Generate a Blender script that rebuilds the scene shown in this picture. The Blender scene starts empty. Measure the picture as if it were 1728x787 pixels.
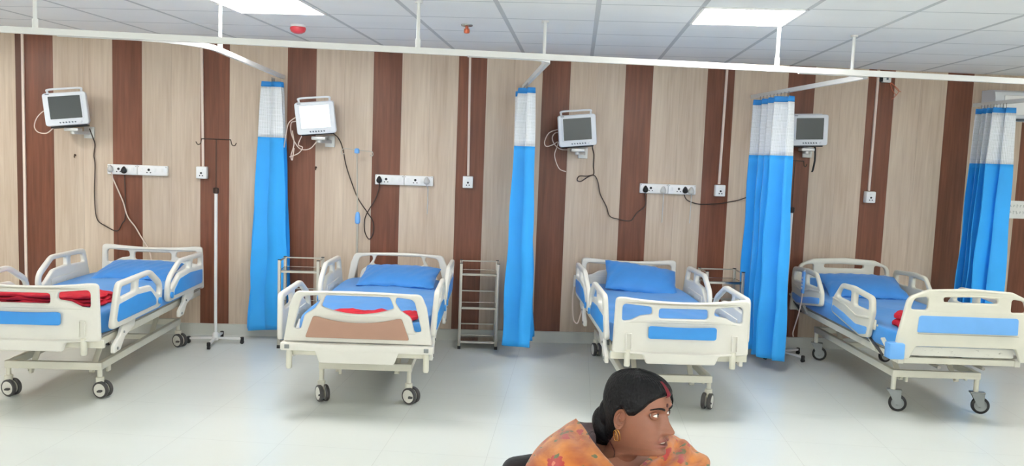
import bpy, bmesh, math, random
from math import sin, cos, pi, radians as R
from mathutils import Vector, Matrix, Euler

SC = bpy.context.scene
COL = SC.collection
random.seed(7)

# ------------------------------------------------------------------ colours
def lin(c):
    c = c / 255.0
    return c / 12.92 if c <= 0.04045 else ((c + 0.055) / 1.055) ** 2.4
def rgb(r, g, b):
    return (lin(r), lin(g), lin(b), 1.0)

# ---------------------------------------------------------------- materials
def new_mat(name):
    m = bpy.data.materials.new(name); m.use_nodes = True
    nt = m.node_tree; b = nt.nodes['Principled BSDF']
    return m, nt, b
def N(nt, typ, **kw):
    n = nt.nodes.new(typ)
    for k, v in kw.items():
        setattr(n, k, v)
    return n
def mat(name, col, rough=0.5, metal=0.0, var=0.05, scale=8.0, bump=0.0, bscale=60.0, stretch=None,
        trans=0.0, alpha=1.0, sheen=0.0, spec=0.5, coat=0.0):
    """a principled material whose base colour is broken up by a little noise"""
    m, nt, b = new_mat(name)
    tc = N(nt, 'ShaderNodeTexCoord')
    mp = N(nt, 'ShaderNodeMapping')
    if stretch: mp.inputs['Scale'].default_value = stretch
    nt.links.new(tc.outputs['Object'], mp.inputs['Vector'])
    ns = N(nt, 'ShaderNodeTexNoise'); ns.inputs['Scale'].default_value = scale
    ns.inputs['Detail'].default_value = 4
    nt.links.new(mp.outputs['Vector'], ns.inputs['Vector'])
    rp = N(nt, 'ShaderNodeValToRGB')
    lo = [max(0, c * (1 - var)) for c in col[:3]] + [1]
    hi = [min(1, c * (1 + var)) for c in col[:3]] + [1]
    rp.color_ramp.elements[0].position = 0.3; rp.color_ramp.elements[0].color = lo
    rp.color_ramp.elements[1].position = 0.7; rp.color_ramp.elements[1].color = hi
    nt.links.new(ns.outputs['Fac'], rp.inputs['Fac'])
    nt.links.new(rp.outputs['Color'], b.inputs['Base Color'])
    b.inputs['Roughness'].default_value = rough
    b.inputs['Metallic'].default_value = metal
    b.inputs['Specular IOR Level'].default_value = spec
    b.inputs['Transmission Weight'].default_value = trans
    b.inputs['Alpha'].default_value = alpha
    b.inputs['Sheen Weight'].default_value = sheen
    b.inputs['Coat Weight'].default_value = coat
    if bump:
        n2 = N(nt, 'ShaderNodeTexNoise'); n2.inputs['Scale'].default_value = bscale
        nt.links.new(mp.outputs['Vector'], n2.inputs['Vector'])
        bp = N(nt, 'ShaderNodeBump'); bp.inputs['Strength'].default_value = bump
        bp.inputs['Distance'].default_value = 0.01
        nt.links.new(n2.outputs['Fac'], bp.inputs['Height'])
        nt.links.new(bp.outputs['Normal'], b.inputs['Normal'])
    return m
def emit_mat(name, col, strength):
    m = bpy.data.materials.new(name); m.use_nodes = True
    nt = m.node_tree; nt.nodes.clear()
    e = N(nt, 'ShaderNodeEmission'); o = N(nt, 'ShaderNodeOutputMaterial')
    e.inputs['Color'].default_value = col; e.inputs['Strength'].default_value = strength
    nt.links.new(e.outputs[0], o.inputs[0])
    return m

M = {}
M['white']   = mat('white_plastic', rgb(226, 223, 214), 0.35, var=0.02)
M['cream']   = mat('cream_painted_steel', rgb(218, 215, 200), 0.4, var=0.03)
M['gloss']   = mat('white_gloss', rgb(244, 244, 244), 0.3, var=0.01)
M['blueins'] = mat('blue_plastic_inset', rgb(58, 148, 226), 0.35, var=0.03)
M['ltblue']  = mat('light_blue_plastic', rgb(110, 172, 236), 0.4, var=0.03)
M['brownins']= mat('brown_plastic_inset', rgb(176, 136, 116), 0.45, var=0.03)
M['sheet']   = mat('blue_sheet', rgb(62, 146, 220), 0.55, var=0.06, scale=5, bump=0.25, bscale=14, sheen=0.2)
M['pillow']  = mat('blue_pillowcase', rgb(54, 134, 210), 0.6, var=0.06, scale=6, bump=0.25, bscale=18, sheen=0.2)
M['drape']   = mat('blue_curtain_cloth', rgb(40, 164, 244), 0.55, var=0.04, scale=4, bump=0.12, bscale=9, sheen=0.15)
M['band']    = mat('blue_header_band', rgb(40, 138, 214), 0.6, var=0.05)
M['red']     = mat('red_wool', rgb(196, 20, 44), 0.8, var=0.12, scale=14, bump=0.5, bscale=40)
M['black']   = mat('black_rubber', rgb(28, 28, 30), 0.5, var=0.1)
M['tyre']    = mat('dark_grey_rubber', rgb(74, 72, 72), 0.6, var=0.1)
M['grey']    = mat('grey_castor_metal', rgb(136, 140, 140), 0.4, metal=0.3, var=0.08)
M['steel']   = mat('brushed_steel', rgb(190, 186, 176), 0.42, metal=0.6, var=0.04, scale=6)
M['steelp']  = mat('polished_steel_sheet', rgb(170, 166, 160), 0.16, metal=0.95, var=0.04)
M['pole']    = mat('white_pole_paint', rgb(226, 226, 224), 0.35, var=0.02)
M['dkrod']   = mat('dark_rod', rgb(62, 44, 36), 0.4, metal=0.4, var=0.1)
M['cable']   = mat('dark_brown_cable', rgb(62, 48, 42), 0.5, var=0.1)
M['wcable']  = mat('off_white_cable', rgb(226, 208, 196), 0.5, var=0.04)
M['casing']  = mat('monitor_casing', rgb(226, 230, 236), 0.4, var=0.02)
M['screen']  = mat('dark_glass_screen', rgb(66, 72, 72), 0.22, var=0.03, spec=0.6)
M['bracket'] = mat('bracket_metal', rgb(206, 206, 204), 0.35, metal=0.5, var=0.05)
M['btn']     = mat('grey_buttons', rgb(84, 96, 108), 0.5, var=0.05)
M['socket']  = mat('white_socket_plate', rgb(240, 241, 240), 0.35, var=0.01)
M['hole']    = mat('socket_hole', rgb(30, 30, 32), 0.6, var=0.05)
M['wplug']   = mat('grey_white_plug', rgb(204, 204, 202), 0.45, var=0.04)
M['under']   = mat('grey_steel_deck', rgb(150, 146, 138), 0.5, metal=0.3, var=0.08)
M['rail']    = mat('white_curtain_rail', rgb(226, 226, 224), 0.35, var=0.01)
M['alred']   = mat('red_translucent_cap', rgb(214, 62, 74), 0.3, var=0.08, coat=0.5)
M['copper']  = mat('copper_sprinkler', rgb(206, 112, 84), 0.35, metal=0.6, var=0.08)
M['chrome']  = mat('dull_chrome', rgb(150, 150, 150), 0.25, metal=0.9, var=0.05)
M['paper']   = mat('white_paper', rgb(246, 246, 242), 0.7, var=0.01)
M['ink']     = mat('faded_ink', rgb(196, 198, 194), 0.8, var=0.05)
M['wall']    = mat('plain_white_wall', rgb(232, 230, 224), 0.7, var=0.02, scale=2)
M['darkstain'] = mat('stain', rgb(120, 112, 100), 0.7, var=0.3, scale=30)
def stained(name, col, dark, thr):
    m, nt, b = new_mat(name); L = nt.links.new
    tc = N(nt, 'ShaderNodeTexCoord'); mp = N(nt, 'ShaderNodeMapping'); mp.inputs['Scale'].default_value = (9, 9, 22); L(tc.outputs['Object'], mp.inputs[0])
    ns = N(nt, 'ShaderNodeTexNoise'); ns.inputs['Scale'].default_value = 1.6; ns.inputs['Detail'].default_value = 8; ns.inputs['Roughness'].default_value = .7; L(mp.outputs[0], ns.inputs['Vector'])
    rp = N(nt, 'ShaderNodeValToRGB'); rp.color_ramp.elements[0].position = thr; rp.color_ramp.elements[0].color = col
    rp.color_ramp.elements[1].position = thr + .07; rp.color_ramp.elements[1].color = dark
    L(ns.outputs['Fac'], rp.inputs[0]); L(rp.outputs[0], b.inputs['Base Color']); b.inputs['Roughness'].default_value = .45
    return m
M['stained'] = stained('stained_cream_steel', rgb(226, 224, 214), rgb(126, 118, 106), .60)
M['skirt']   = mat('grey_skirting_tile', rgb(204, 206, 200), 0.3, var=0.03, scale=3)
M['trimdk']  = mat('dark_wood_strip', rgb(92, 54, 38), 0.45, var=0.1, stretch=(20, 20, 1))
M['chair']   = mat('charcoal_plastic', rgb(52, 54, 60), 0.5, var=0.08)

# white hospital netting of the curtain tops: fine holes let the wall show through
def net_material():
    m, nt, b = new_mat('white_curtain_net')
    b.inputs['Base Color'].default_value = rgb(236, 240, 244)
    b.inputs['Roughness'].default_value = 0.7
    b.inputs['Sheen Weight'].default_value = 0.2
    uv = N(nt, 'ShaderNodeUVMap')
    sx = N(nt, 'ShaderNodeSeparateXYZ'); nt.links.new(uv.outputs[0], sx.inputs[0])
    outs = []
    for ax in (0, 1):
        mu = N(nt, 'ShaderNodeMath', operation='MULTIPLY'); mu.inputs[1].default_value = 110.0
        nt.links.new(sx.outputs[ax], mu.inputs[0])
        fr = N(nt, 'ShaderNodeMath', operation='FRACT'); nt.links.new(mu.outputs[0], fr.inputs[0])
        gt = N(nt, 'ShaderNodeMath', operation='GREATER_THAN'); gt.inputs[1].default_value = 0.45
        nt.links.new(fr.outputs[0], gt.inputs[0]); outs.append(gt)
    mul = N(nt, 'ShaderNodeMath', operation='MULTIPLY')
    nt.links.new(outs[0].outputs[0], mul.inputs[0]); nt.links.new(outs[1].outputs[0], mul.inputs[1])
    mp = N(nt, 'ShaderNodeMapRange')
    mp.inputs['To Min'].default_value = 1.0; mp.inputs['To Max'].default_value = 0.5
    nt.links.new(mul.outputs[0], mp.inputs['Value'])
    nt.links.new(mp.outputs[0], b.inputs['Alpha'])
    return m
M['net'] = net_material()

PANEL_W, STRIPE_X0 = 0.24829, -3.7689
def wall_material():
    """PVC wood panels: one dark board, two light boards, repeated along the wall"""
    m, nt, b = new_mat('striped_wood_panelling')
    L = nt.links.new
    tc = N(nt, 'ShaderNodeTexCoord'); sx = N(nt, 'ShaderNodeSeparateXYZ'); L(tc.outputs['Object'], sx.inputs[0])
    def math_(op, a, v=None):
        n = N(nt, 'ShaderNodeMath', operation=op)
        if hasattr(a, 'outputs'): L(a.outputs[0], n.inputs[0])
        else: L(a, n.inputs[0])
        if v is not None:
            if hasattr(v, 'outputs'): L(v.outputs[0], n.inputs[1])
            else: n.inputs[1].default_value = v
        return n
    xs = math_('SUBTRACT', sx.outputs[0], STRIPE_X0)
    u = math_('DIVIDE', xs, PANEL_W)
    idx = math_('FLOOR', u)
    fr = math_('FRACT', u)
    m3 = math_('ADD', idx, 300.0); m3 = math_('MODULO', m3, 3.0)
    dark = math_('LESS_THAN', m3, 0.5)
    # grain
    mp = N(nt, 'ShaderNodeMapping'); mp.inputs['Scale'].default_value = (26, 1, 1.3); L(tc.outputs['Object'], mp.inputs[0])
    off = N(nt, 'ShaderNodeCombineXYZ'); o2 = math_('MULTIPLY', idx, 7.31); L(o2.outputs[0], off.inputs[2]); L(off.outputs[0], mp.inputs['Location'])
    g = N(nt, 'ShaderNodeTexNoise'); g.inputs['Scale'].default_value = 1.6; g.inputs['Detail'].default_value = 6
    g.inputs['Distortion'].default_value = 0.5
    L(mp.outputs[0], g.inputs['Vector'])
    mp2 = N(nt, 'ShaderNodeMapping'); mp2.inputs['Scale'].default_value = (6, 1, 0.7); L(tc.outputs['Object'], mp2.inputs[0]); L(off.outputs[0], mp2.inputs['Location'])
    g2 = N(nt, 'ShaderNodeTexNoise'); g2.inputs['Scale'].default_value = 1.1; g2.inputs['Detail'].default_value = 3
    L(mp2.outputs[0], g2.inputs['Vector'])
    gm = math_('ADD', g, g2); gm = math_('MULTIPLY', gm, 0.5)
    rl = N(nt, 'ShaderNodeValToRGB'); rd = N(nt, 'ShaderNodeValToRGB')
    rl.color_ramp.elements[0].position = .3; rl.color_ramp.elements[0].color = rgb(184, 162, 142)
    rl.color_ramp.elements[1].position = .68; rl.color_ramp.elements[1].color = rgb(214, 197, 178)
    rd.color_ramp.elements[0].position = .3; rd.color_ramp.elements[0].color = rgb(92, 52, 36)
    rd.color_ramp.elements[1].position = .7; rd.color_ramp.elements[1].color = rgb(138, 84, 62)
    L(gm.outputs[0], rl.inputs[0]); L(gm.outputs[0], rd.inputs[0])
    mx = N(nt, 'ShaderNodeMix', data_type='RGBA'); L(dark.outputs[0], mx.inputs['Factor'])
    L(rl.outputs[0], mx.inputs['A']); L(rd.outputs[0], mx.inputs['B'])
    # groove at each board joint
    a = math_('SUBTRACT', fr, 0.5); a = math_('ABSOLUTE', a)
    seam = math_('GREATER_THAN', a, 0.493)
    bp = N(nt, 'ShaderNodeBump'); bp.inputs['Strength'].default_value = 0.6; bp.inputs['Distance'].default_value = 0.004; bp.invert = True
    L(seam.outputs[0], bp.inputs['Height']); L(bp.outputs[0], b.inputs['Normal'])
    wn = N(nt, 'ShaderNodeTexWhiteNoise', noise_dimensions='1D'); L(idx.outputs[0], wn.inputs['W'])
    hv = N(nt, 'ShaderNodeHueSaturation'); L(mx.outputs['Result'], hv.inputs['Color'])
    vr = N(nt, 'ShaderNodeMapRange'); vr.inputs['To Min'].default_value = .95; vr.inputs['To Max'].default_value = 1.05
    L(wn.outputs['Value'], vr.inputs['Value'])
    sd = math_('MULTIPLY', seam, -0.18); vv = math_('ADD', vr, sd); L(vv.outputs[0], hv.inputs['Value'])
    L(hv.outputs[0], b.inputs['Base Color'])
    b.inputs['Roughness'].default_value = 0.38
    b.inputs['Specular IOR Level'].default_value = 0.4
    return m

GRID_ROT = -0.1390034610507821
def tile_material(name, size, phase, col, line, lw, rough, bumpy, noisecol=0.02, mottled=3.0):
    """square tiles with joints, in the object's own axes"""
    m, nt, b = new_mat(name)
    L = nt.links.new
    tc = N(nt, 'ShaderNodeTexCoord'); sx = N(nt, 'ShaderNodeSeparateXYZ'); L(tc.outputs['Object'], sx.inputs[0])
    ln = []
    for ax in (0, 1):
        s = N(nt, 'ShaderNodeMath', operation='SUBTRACT'); L(sx.outputs[ax], s.inputs[0]); s.inputs[1].default_value = phase[ax] - 50 * size
        d = N(nt, 'ShaderNodeMath', operation='DIVIDE'); L(s.outputs[0], d.inputs[0]); d.inputs[1].default_value = size
        f = N(nt, 'ShaderNodeMath', operation='FRACT'); L(d.outputs[0], f.inputs[0])
        c = N(nt, 'ShaderNodeMath', operation='SUBTRACT'); L(f.outputs[0], c.inputs[0]); c.inputs[1].default_value = .5
        a = N(nt, 'ShaderNodeMath', operation='ABSOLUTE'); L(c.outputs[0], a.inputs[0])
        g = N(nt, 'ShaderNodeMath', operation='GREATER_THAN'); L(a.outputs[0], g.inputs[0]); g.inputs[1].default_value = .5 - (lw[ax] if isinstance(lw, tuple) else lw) / size / 2
        ln.append(g)
    mxm = N(nt, 'ShaderNodeMath', operation='MAXIMUM'); L(ln[0].outputs[0], mxm.inputs[0]); L(ln[1].outputs[0], mxm.inputs[1])
    ns = N(nt, 'ShaderNodeTexNoise'); ns.inputs['Scale'].default_value = mottled; ns.inputs['Detail'].default_value = 5
    L(tc.outputs['Object'], ns.inputs['Vector'])
    rp = N(nt, 'ShaderNodeValToRGB')
    rp.color_ramp.elements[0].position = .3; rp.color_ramp.elements[0].color = [c * (1 - noisecol) for c in col[:3]] + [1]
    rp.color_ramp.elements[1].position = .7; rp.color_ramp.elements[1].color = [min(1, c * (1 + noisecol)) for c in col[:3]] + [1]
    L(ns.outputs['Fac'], rp.inputs[0])
    mx = N(nt, 'ShaderNodeMix', data_type='RGBA'); L(mxm.outputs[0], mx.inputs['Factor']); L(rp.outputs[0], mx.inputs['A']); mx.inputs['B'].default_value = line
    L(mx.outputs['Result'], b.inputs['Base Color'])
    b.inputs['Roughness'].default_value = rough
    if bumpy:
        n2 = N(nt, 'ShaderNodeTexNoise'); n2.inputs['Scale'].default_value = 90; L(tc.outputs['Object'], n2.inputs['Vector'])
        bp = N(nt, 'ShaderNodeBump'); bp.inputs['Strength'].default_value = bumpy; bp.inputs['Distance'].default_value = .003
        L(n2.outputs['Fac'], bp.inputs['Height']); L(bp.outputs[0], b.inputs['Normal'])
    return m

# ------------------------------------------------------------- mesh building
class MB:
    """collects boxes, tubes, lathes and grids into one mesh"""
    def __init__(s): s.v = []; s.f = []; s.mi = []; s.sm = []; s.uv = {}; s.cur = 0
    def add(s, vs, fs, smooth=False):
        o = len(s.v); s.v += [tuple(v) for v in vs]
        for f in fs: s.f.append([i + o for i in f]); s.mi.append(s.cur); s.sm.append(smooth)
        return s
    def box(s, c, d, rot=None, bev=0.0):
        bm = bmesh.new(); bmesh.ops.create_cube(bm, size=1.0)
        for v in bm.verts: v.co = Vector((v.co.x * d[0], v.co.y * d[1], v.co.z * d[2]))
        if bev > 0:
            bmesh.ops.bevel(bm, geom=bm.edges[:] , offset=min(bev, min(d) * .45), segments=2, profile=.5, affect='EDGES')
        mt = Matrix.Translation(c) @ (rot.to_matrix().to_4x4() if isinstance(rot, Euler) else (rot if rot else Matrix.Identity(4)))
        bm.transform(mt); bm.verts.index_update()
        s.add([v.co[:] for v in bm.verts], [[v.index for v in f.verts] for f in bm.faces], bev > 0)
        bm.free(); return s
    def bar(s, a, b, w, h, up=(0, 0, 1), bev=0.0):
        a = Vector(a); b = Vector(b); d = b - a; l = d.length; x = d.normalized()
        u = Vector(up); y = u.cross(x)
        if y.length < 1e-4: y = Vector((0, 1, 0)).cross(x)
        y.normalize(); z = x.cross(y)
        mt = Matrix((x, y, z)).transposed().to_4x4(); mt.translation = (a + b) / 2
        return s.box((0, 0, 0), (l, w, h), rot=mt, bev=bev)
    def tube(s, pts, r, seg=8, closed=False, cap=True):
        P = [Vector(p) for p in pts]; n = len(P)
        rs = r if isinstance(r, (list, tuple)) else [r] * n
        T = []
        for i in range(n):
            a = P[(i - 1) % n] if (closed or i > 0) else P[i]; b = P[(i + 1) % n] if (closed or i < n - 1) else P[i]
            t = b - a; T.append(t.normalized() if t.length > 1e-9 else Vector((0, 0, 1)))
        up = Vector((0, 0, 1)) if abs(T[0].z) < .9 else Vector((1, 0, 0))
        nn = T[0].cross(up).normalized(); vs = []
        for i in range(n):
            if i: 
                nn = nn - T[i] * nn.dot(T[i])
                nn = nn.normalized() if nn.length > 1e-6 else T[i].orthogonal().normalized()
            bb = T[i].cross(nn)
            for k in range(seg):
                a = 2 * pi * k / seg; vs.append(P[i] + (nn * cos(a) + bb * sin(a)) * rs[i])
        fs = []
        for i in range(n if closed else n - 1):
            j = (i + 1) % n
            for k in range(seg):
                q = (k + 1) % seg; fs.append([i * seg + k, i * seg + q, j * seg + q, j * seg + k])
        s.add(vs, fs, True)
        if cap and not closed:
            o = len(s.v) - len(vs)
            s.f.append([o + k for k in range(seg)][::-1]); s.mi.append(s.cur); s.sm.append(False)
            s.f.append([o + (n - 1) * seg + k for k in range(seg)]); s.mi.append(s.cur); s.sm.append(False)
        return s
    def cyl(s, a, b, r, seg=20, r2=None):
        return s.tube([a, b], [r, r if r2 is None else r2], seg)
    def lathe(s, prof, c=(0, 0, 0), axis='z', seg=28, smooth=True):
        """prof: list of (radius, height)"""
        vs = []
        for (r, h) in prof:
            for k in range(seg):
                a = 2 * pi * k / seg
                p = (r * cos(a), r * sin(a), h)
                if axis == 'x': p = (h, r * cos(a), r * sin(a))
                if axis == 'y': p = (r * sin(a), h, r * cos(a))
                vs.append((p[0] + c[0], p[1] + c[1], p[2] + c[2]))
        fs = []
        for i in range(len(prof) - 1):
            for k in range(seg):
                q = (k + 1) % seg
                fs.append([i * seg + k, i * seg + q, (i + 1) * seg + q, (i + 1) * seg + k])
        fs.append(list(range(seg))[::-1]); fs.append([(len(prof) - 1) * seg + k for k in range(seg)])
        return s.add(vs, fs, smooth)
    def grid(s, rows, smooth=True, closed_u=False):
        """rows of points, quads between"""
        o = len(s.v); nu = len(rows[0]); vs = [p for r in rows for p in r]; fs = []
        for i in range(len(rows) - 1):
            for k in range(nu if closed_u else nu - 1):
                q = (k + 1) % nu; fs.append([i * nu + k, i * nu + q, (i + 1) * nu + q, (i + 1) * nu + k])
        return s.add(vs, fs, smooth)
    def mesh(s, name, mats):
        me = bpy.data.meshes.new(name); me.from_pydata(s.v, [], s.f)
        for m in (mats if isinstance(mats, (list, tuple)) else [mats]): me.materials.append(m)
        for p, mi, sm in zip(me.polygons, s.mi, s.sm): p.material_index = mi; p.use_smooth = sm
        me.update()
        bm = bmesh.new(); bm.from_mesh(me); bmesh.ops.recalc_face_normals(bm, faces=bm.faces); bm.to_mesh(me); bm.free()
        me.set_sharp_from_angle(angle=R(38))
        return me
    def build(s, name, mats, parent=None, loc=None, rot=None):
        o = bpy.data.objects.new(name, s.mesh(name, mats)); COL.objects.link(o)
        if parent: o.parent = parent
        if loc: o.location = loc
        if rot: o.rotation_euler = rot
        return o

def tag(o, label=None, cat=None, group=None, kind=None):
    if label: o['label'] = label
    if cat: o['category'] = cat
    if group: o['group'] = group
    if kind: o['kind'] = kind
    return o
def empty(name, loc, rz=0.0, label=None, cat=None, group=None):
    o = bpy.data.objects.new(name, None); COL.objects.link(o); o.location = loc; o.rotation_euler = (0, 0, rz)
    o.empty_display_size = 0.1
    return tag(o, label, cat, group)

def smooth_path(pts, n=8, closed=False):
    P = [Vector(p) for p in pts]; out = []; m = len(P)
    for i in range(m if closed else m - 1):
        p0 = P[(i - 1) % m] if (closed or i > 0) else P[0] * 2 - P[1]
        p1 = P[i]; p2 = P[(i + 1) % m]
        p3 = P[(i + 2) % m] if (closed or i < m - 2) else P[-1] * 2 - P[-2]
        for k in range(n):
            t = k / n
            out.append(0.5 * ((2 * p1) + (-p0 + p2) * t + (2 * p0 - 5 * p1 + 4 * p2 - p3) * t * t + (-p0 + 3 * p1 - 3 * p2 + p3) * t ** 3))
    if not closed: out.append(P[-1])
    return out

def rpoly(pts, r=0.02, seg=6):
    """polygon with rounded corners; pts (u, v[, radius])"""
    n = len(pts); out = []
    for i in range(n):
        p = Vector(pts[i][:2]); a = Vector(pts[i - 1][:2]); b = Vector(pts[(i + 1) % n][:2])
        rr = pts[i][2] if len(pts[i]) > 2 else r
        d1 = (a - p); d2 = (b - p); l1 = d1.length; l2 = d2.length; d1.normalize(); d2.normalize()
        ang = math.acos(max(-1, min(1, d1.dot(d2))))
        if rr <= 0 or ang > pi - .02: out.append(p[:]); continue
        t = min(rr / math.tan(ang / 2), l1 * .48, l2 * .48)
        A = p + d1 * t; B = p + d2 * t
        for k in range(seg + 1):
            s = k / seg; q = A * (1 - s) ** 2 + p * 2 * s * (1 - s) + B * s * s; out.append(q[:])
    return out

def plate_mesh(name, loops, thick, bev, fmap, mats, bseg=2):
    """flat outline with holes, thickened, edges rounded; fmap maps (u, v, w) to space"""
    cu = bpy.data.curves.new(name, 'CURVE'); cu.dimensions = '2D'; cu.fill_mode = 'BOTH'
    cu.extrude = max(thick / 2 - bev, 0.0001); cu.bevel_depth = bev; cu.bevel_resolution = bseg; cu.offset = -bev
    for L in loops:
        sp = cu.splines.new('POLY'); sp.points.add(len(L) - 1); sp.use_cyclic_u = True
        for p, q in zip(sp.points, L): p.co = (q[0], q[1], 0, 1)
    ob = bpy.data.objects.new(name, cu); COL.objects.link(ob)
    dg = bpy.context.evaluated_depsgraph_get(); dg.update()
    me = bpy.data.meshes.new_from_object(ob.evaluated_get(dg), depsgraph=dg)
    bpy.data.objects.remove(ob); bpy.data.curves.remove(cu)
    me.name = name
    for v in me.vertices: v.co = fmap(v.co.x, v.co.y, v.co.z)
    me.materials.clear()
    for m in (mats if isinstance(mats, (list, tuple)) else [mats]): me.materials.append(m)
    bm = bmesh.new(); bm.from_mesh(me); bmesh.ops.remove_doubles(bm, verts=bm.verts, dist=1e-5)
    bmesh.ops.recalc_face_normals(bm, faces=bm.faces)
    for f in bm.faces: f.smooth = True; f.material_index = 0
    bm.to_mesh(me); bm.free(); me.set_sharp_from_angle(angle=R(35))
    return me
def plate(name, loops, thick, bev, fmap, mats, parent=None):
    o = bpy.data.objects.new(name, plate_mesh(name, loops, thick, bev, fmap, mats)); COL.objects.link(o)
    if parent: o.parent = parent
    return o
# =================================================================== camera
CAM = Vector((0.0, -7.508114723625022, 1.7081747648368142))
CAXR = Vector((0.9975160730843501, -0.0600906428265692, 0.03675321187416795))
CAXU = Vector((-0.03086586747466474, 0.09612519836695335, 0.9948905690898626))
CAXF = Vector((0.06331652362072815, 0.9935537533941502, -0.09403168058150517))
cd = bpy.data.cameras.new('camera'); co = bpy.data.objects.new('camera', cd); COL.objects.link(co)
mw = Matrix((CAXR, CAXU, -CAXF)).transposed().to_4x4(); mw.translation = CAM
co.matrix_world = mw
cd.sensor_width = 36.0; cd.lens = 1411.5088 * 36.0 / 1728.0; cd.clip_start = 0.05
SC.camera = co
SC.view_settings.view_transform = 'Standard'; SC.view_settings.look = 'None'
SC.view_settings.exposure = 0.0; SC.view_settings.gamma = 1.0
SC.view_settings.use_curve_mapping = False

# ================================================================== the room
RX0, RX1, RY0, HH = -6.5, 8.0, -12.5, 2.5965
def structure(o): o['kind'] = 'structure'; return o
M['panelling'] = wall_material()
M['floor'] = tile_material('polished_floor_tile', 0.6, (0.08, 0.15), rgb(222, 226, 221), rgb(204, 207, 203), 0.0025, 0.27, 0.0, 0.02, 1.5)
M['ceil'] = tile_material('ceiling_tile', 0.6, (0, 0), rgb(247, 248, 249), rgb(200, 203, 206), (0.030, 0.016), 0.75, 0.25)

structure(MB().box(((RX0 + RX1) / 2, .05, HH / 2), (RX1 - RX0, .1, HH + .2)).build('wall_back', M['panelling']))
structure(MB().box((RX0 - .05, RY0 / 2, HH / 2), (.1, -RY0 + .2, HH + .2)).build('wall_left', M['wall']))
structure(MB().box((RX1 + .05, RY0 / 2, HH / 2), (.1, -RY0 + .2, HH + .2)).build('wall_right', M['wall']))
# the wall behind the camera, with unseen windows added to let in fill light
wb = MB()
wb.box(((RX0 + RX1) / 2, RY0 - .05, .45), (RX1 - RX0, .1, .9)).box(((RX0 + RX1) / 2, RY0 - .05, 2.45), (RX1 - RX0, .1, .3))
nwin = 4; ww = 2.6; gap = (RX1 - RX0 - nwin * ww) / (nwin + 1)
for i in range(nwin + 1):
    x = RX0 + i * (ww + gap) + gap / 2; wb.box((x, RY0 - .05, 1.6), (gap, .1, 1.4))
structure(wb.build('wall_front', M['wall']))
for i in range(nwin):
    x = RX0 + gap + i * (ww + gap) + ww / 2
    f = MB()
    for dx in (-ww / 2 + .03, 0, ww / 2 - .03): f.box((x + dx, RY0 - .05, 1.6), (.06, .06, 1.4))
    for z in (.93, 2.27): f.box((x, RY0 - .05, z), (ww, .06, .06))
    structure(f.build('added_window_%d' % (i + 1), M['gloss']))
# floor and ceiling follow the tile grid, which is skewed to the panelled wall
def skewed_slab(name, z0, z1, material):
    o = MB()
    Mi = (Matrix.Translation((0.17834954, -2.47911304, 0)) @ Matrix.Rotation(GRID_ROT, 4, 'Z')).inverted()
    P = [Mi @ Vector(p) for p in ((RX0 - .1, RY0 - .1, 0), (RX1 + .1, RY0 - .1, 0), (RX1 + .1, .1, 0), (RX0 - .1, .1, 0))]
    vs = [(p.x, p.y, z0) for p in P] + [(p.x, p.y, z1) for p in P]
    o.add(vs, [[3, 2, 1, 0], [4, 5, 6, 7], [0, 1, 5, 4], [1, 2, 6, 5], [2, 3, 7, 6], [3, 0, 4, 7]])
    return structure(o.build(name, material, loc=(0.17834954, -2.47911304, 0), rot=(0, 0, GRID_ROT)))
skewed_slab('floor', -.1, 0, M['floor'])
skewed_slab('ceiling', HH, HH + .1, M['ceil'])
sk = MB()
sk.box(((RX0 + RX1) / 2, -.007, .05), (RX1 - RX0, .014, .1)); sk.box(((RX0 + RX1) / 2, -.009, .101), (RX1 - RX0, .018, .006))
structure(sk.build('baseboard_back', M['skirt']))
structure(MB().box((-3.80, -.006, HH / 2 + .05), (.055, .012, HH - .1)).build('trim_1', M['trimdk']))

# recessed light panels on the ceiling grid (columns and rows five tiles apart)
M['lamp'] = emit_mat('lit_diffuser', (1.0, 0.985, 0.96, 1), 26.0)
GM = Matrix.Translation((0.17834954, -2.47911304, HH)) @ Matrix.Rotation(GRID_ROT, 4, 'Z')
lamp_proto = None
for row in (0, -10, -15):
    for colm in (-8, -3, 2, 7, 12):
        p = GM @ Vector((.6 * (colm + .5), .6 * (row + .5), 0))
        if not (RX0 + .4 < p.x < RX1 - .4 and RY0 + .4 < p.y < -.4): continue
        if lamp_proto is None:
            t = empty('ceiling_light', p, GRID_ROT)
            fr = MB()
            for sx, sy, w, d in ((0, .292, .6, .016), (0, -.292, .6, .016), (.292, 0, .016, .6), (-.292, 0, .016, .6)):
                fr.box((sx, sy, -.004), (w, d, .010))
            fr.build('frame', M['gloss'], t)
            MB().box((0, 0, -.002), (.57, .57, .006)).build('diffuser', M['lamp'], t)
            lamp_proto = t
        else:
            t = lamp_proto.copy(); COL.objects.link(t); t.location = p
            for ch in list(lamp_proto.children):
                c = ch.copy(); COL.objects.link(c); c.parent = t
        lab = {(0, -3): 'bright square ceiling light panel above the left pair of beds, beside the red ceiling cap',
               (0, 2): 'bright square ceiling light panel above the third bed, nearer the right end of the room'}
        tag(t, lab.get((row, colm), 'square ceiling light panel outside the photograph, further along the ceiling'), 'ceiling light', 'recessed ceiling light panels')

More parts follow.
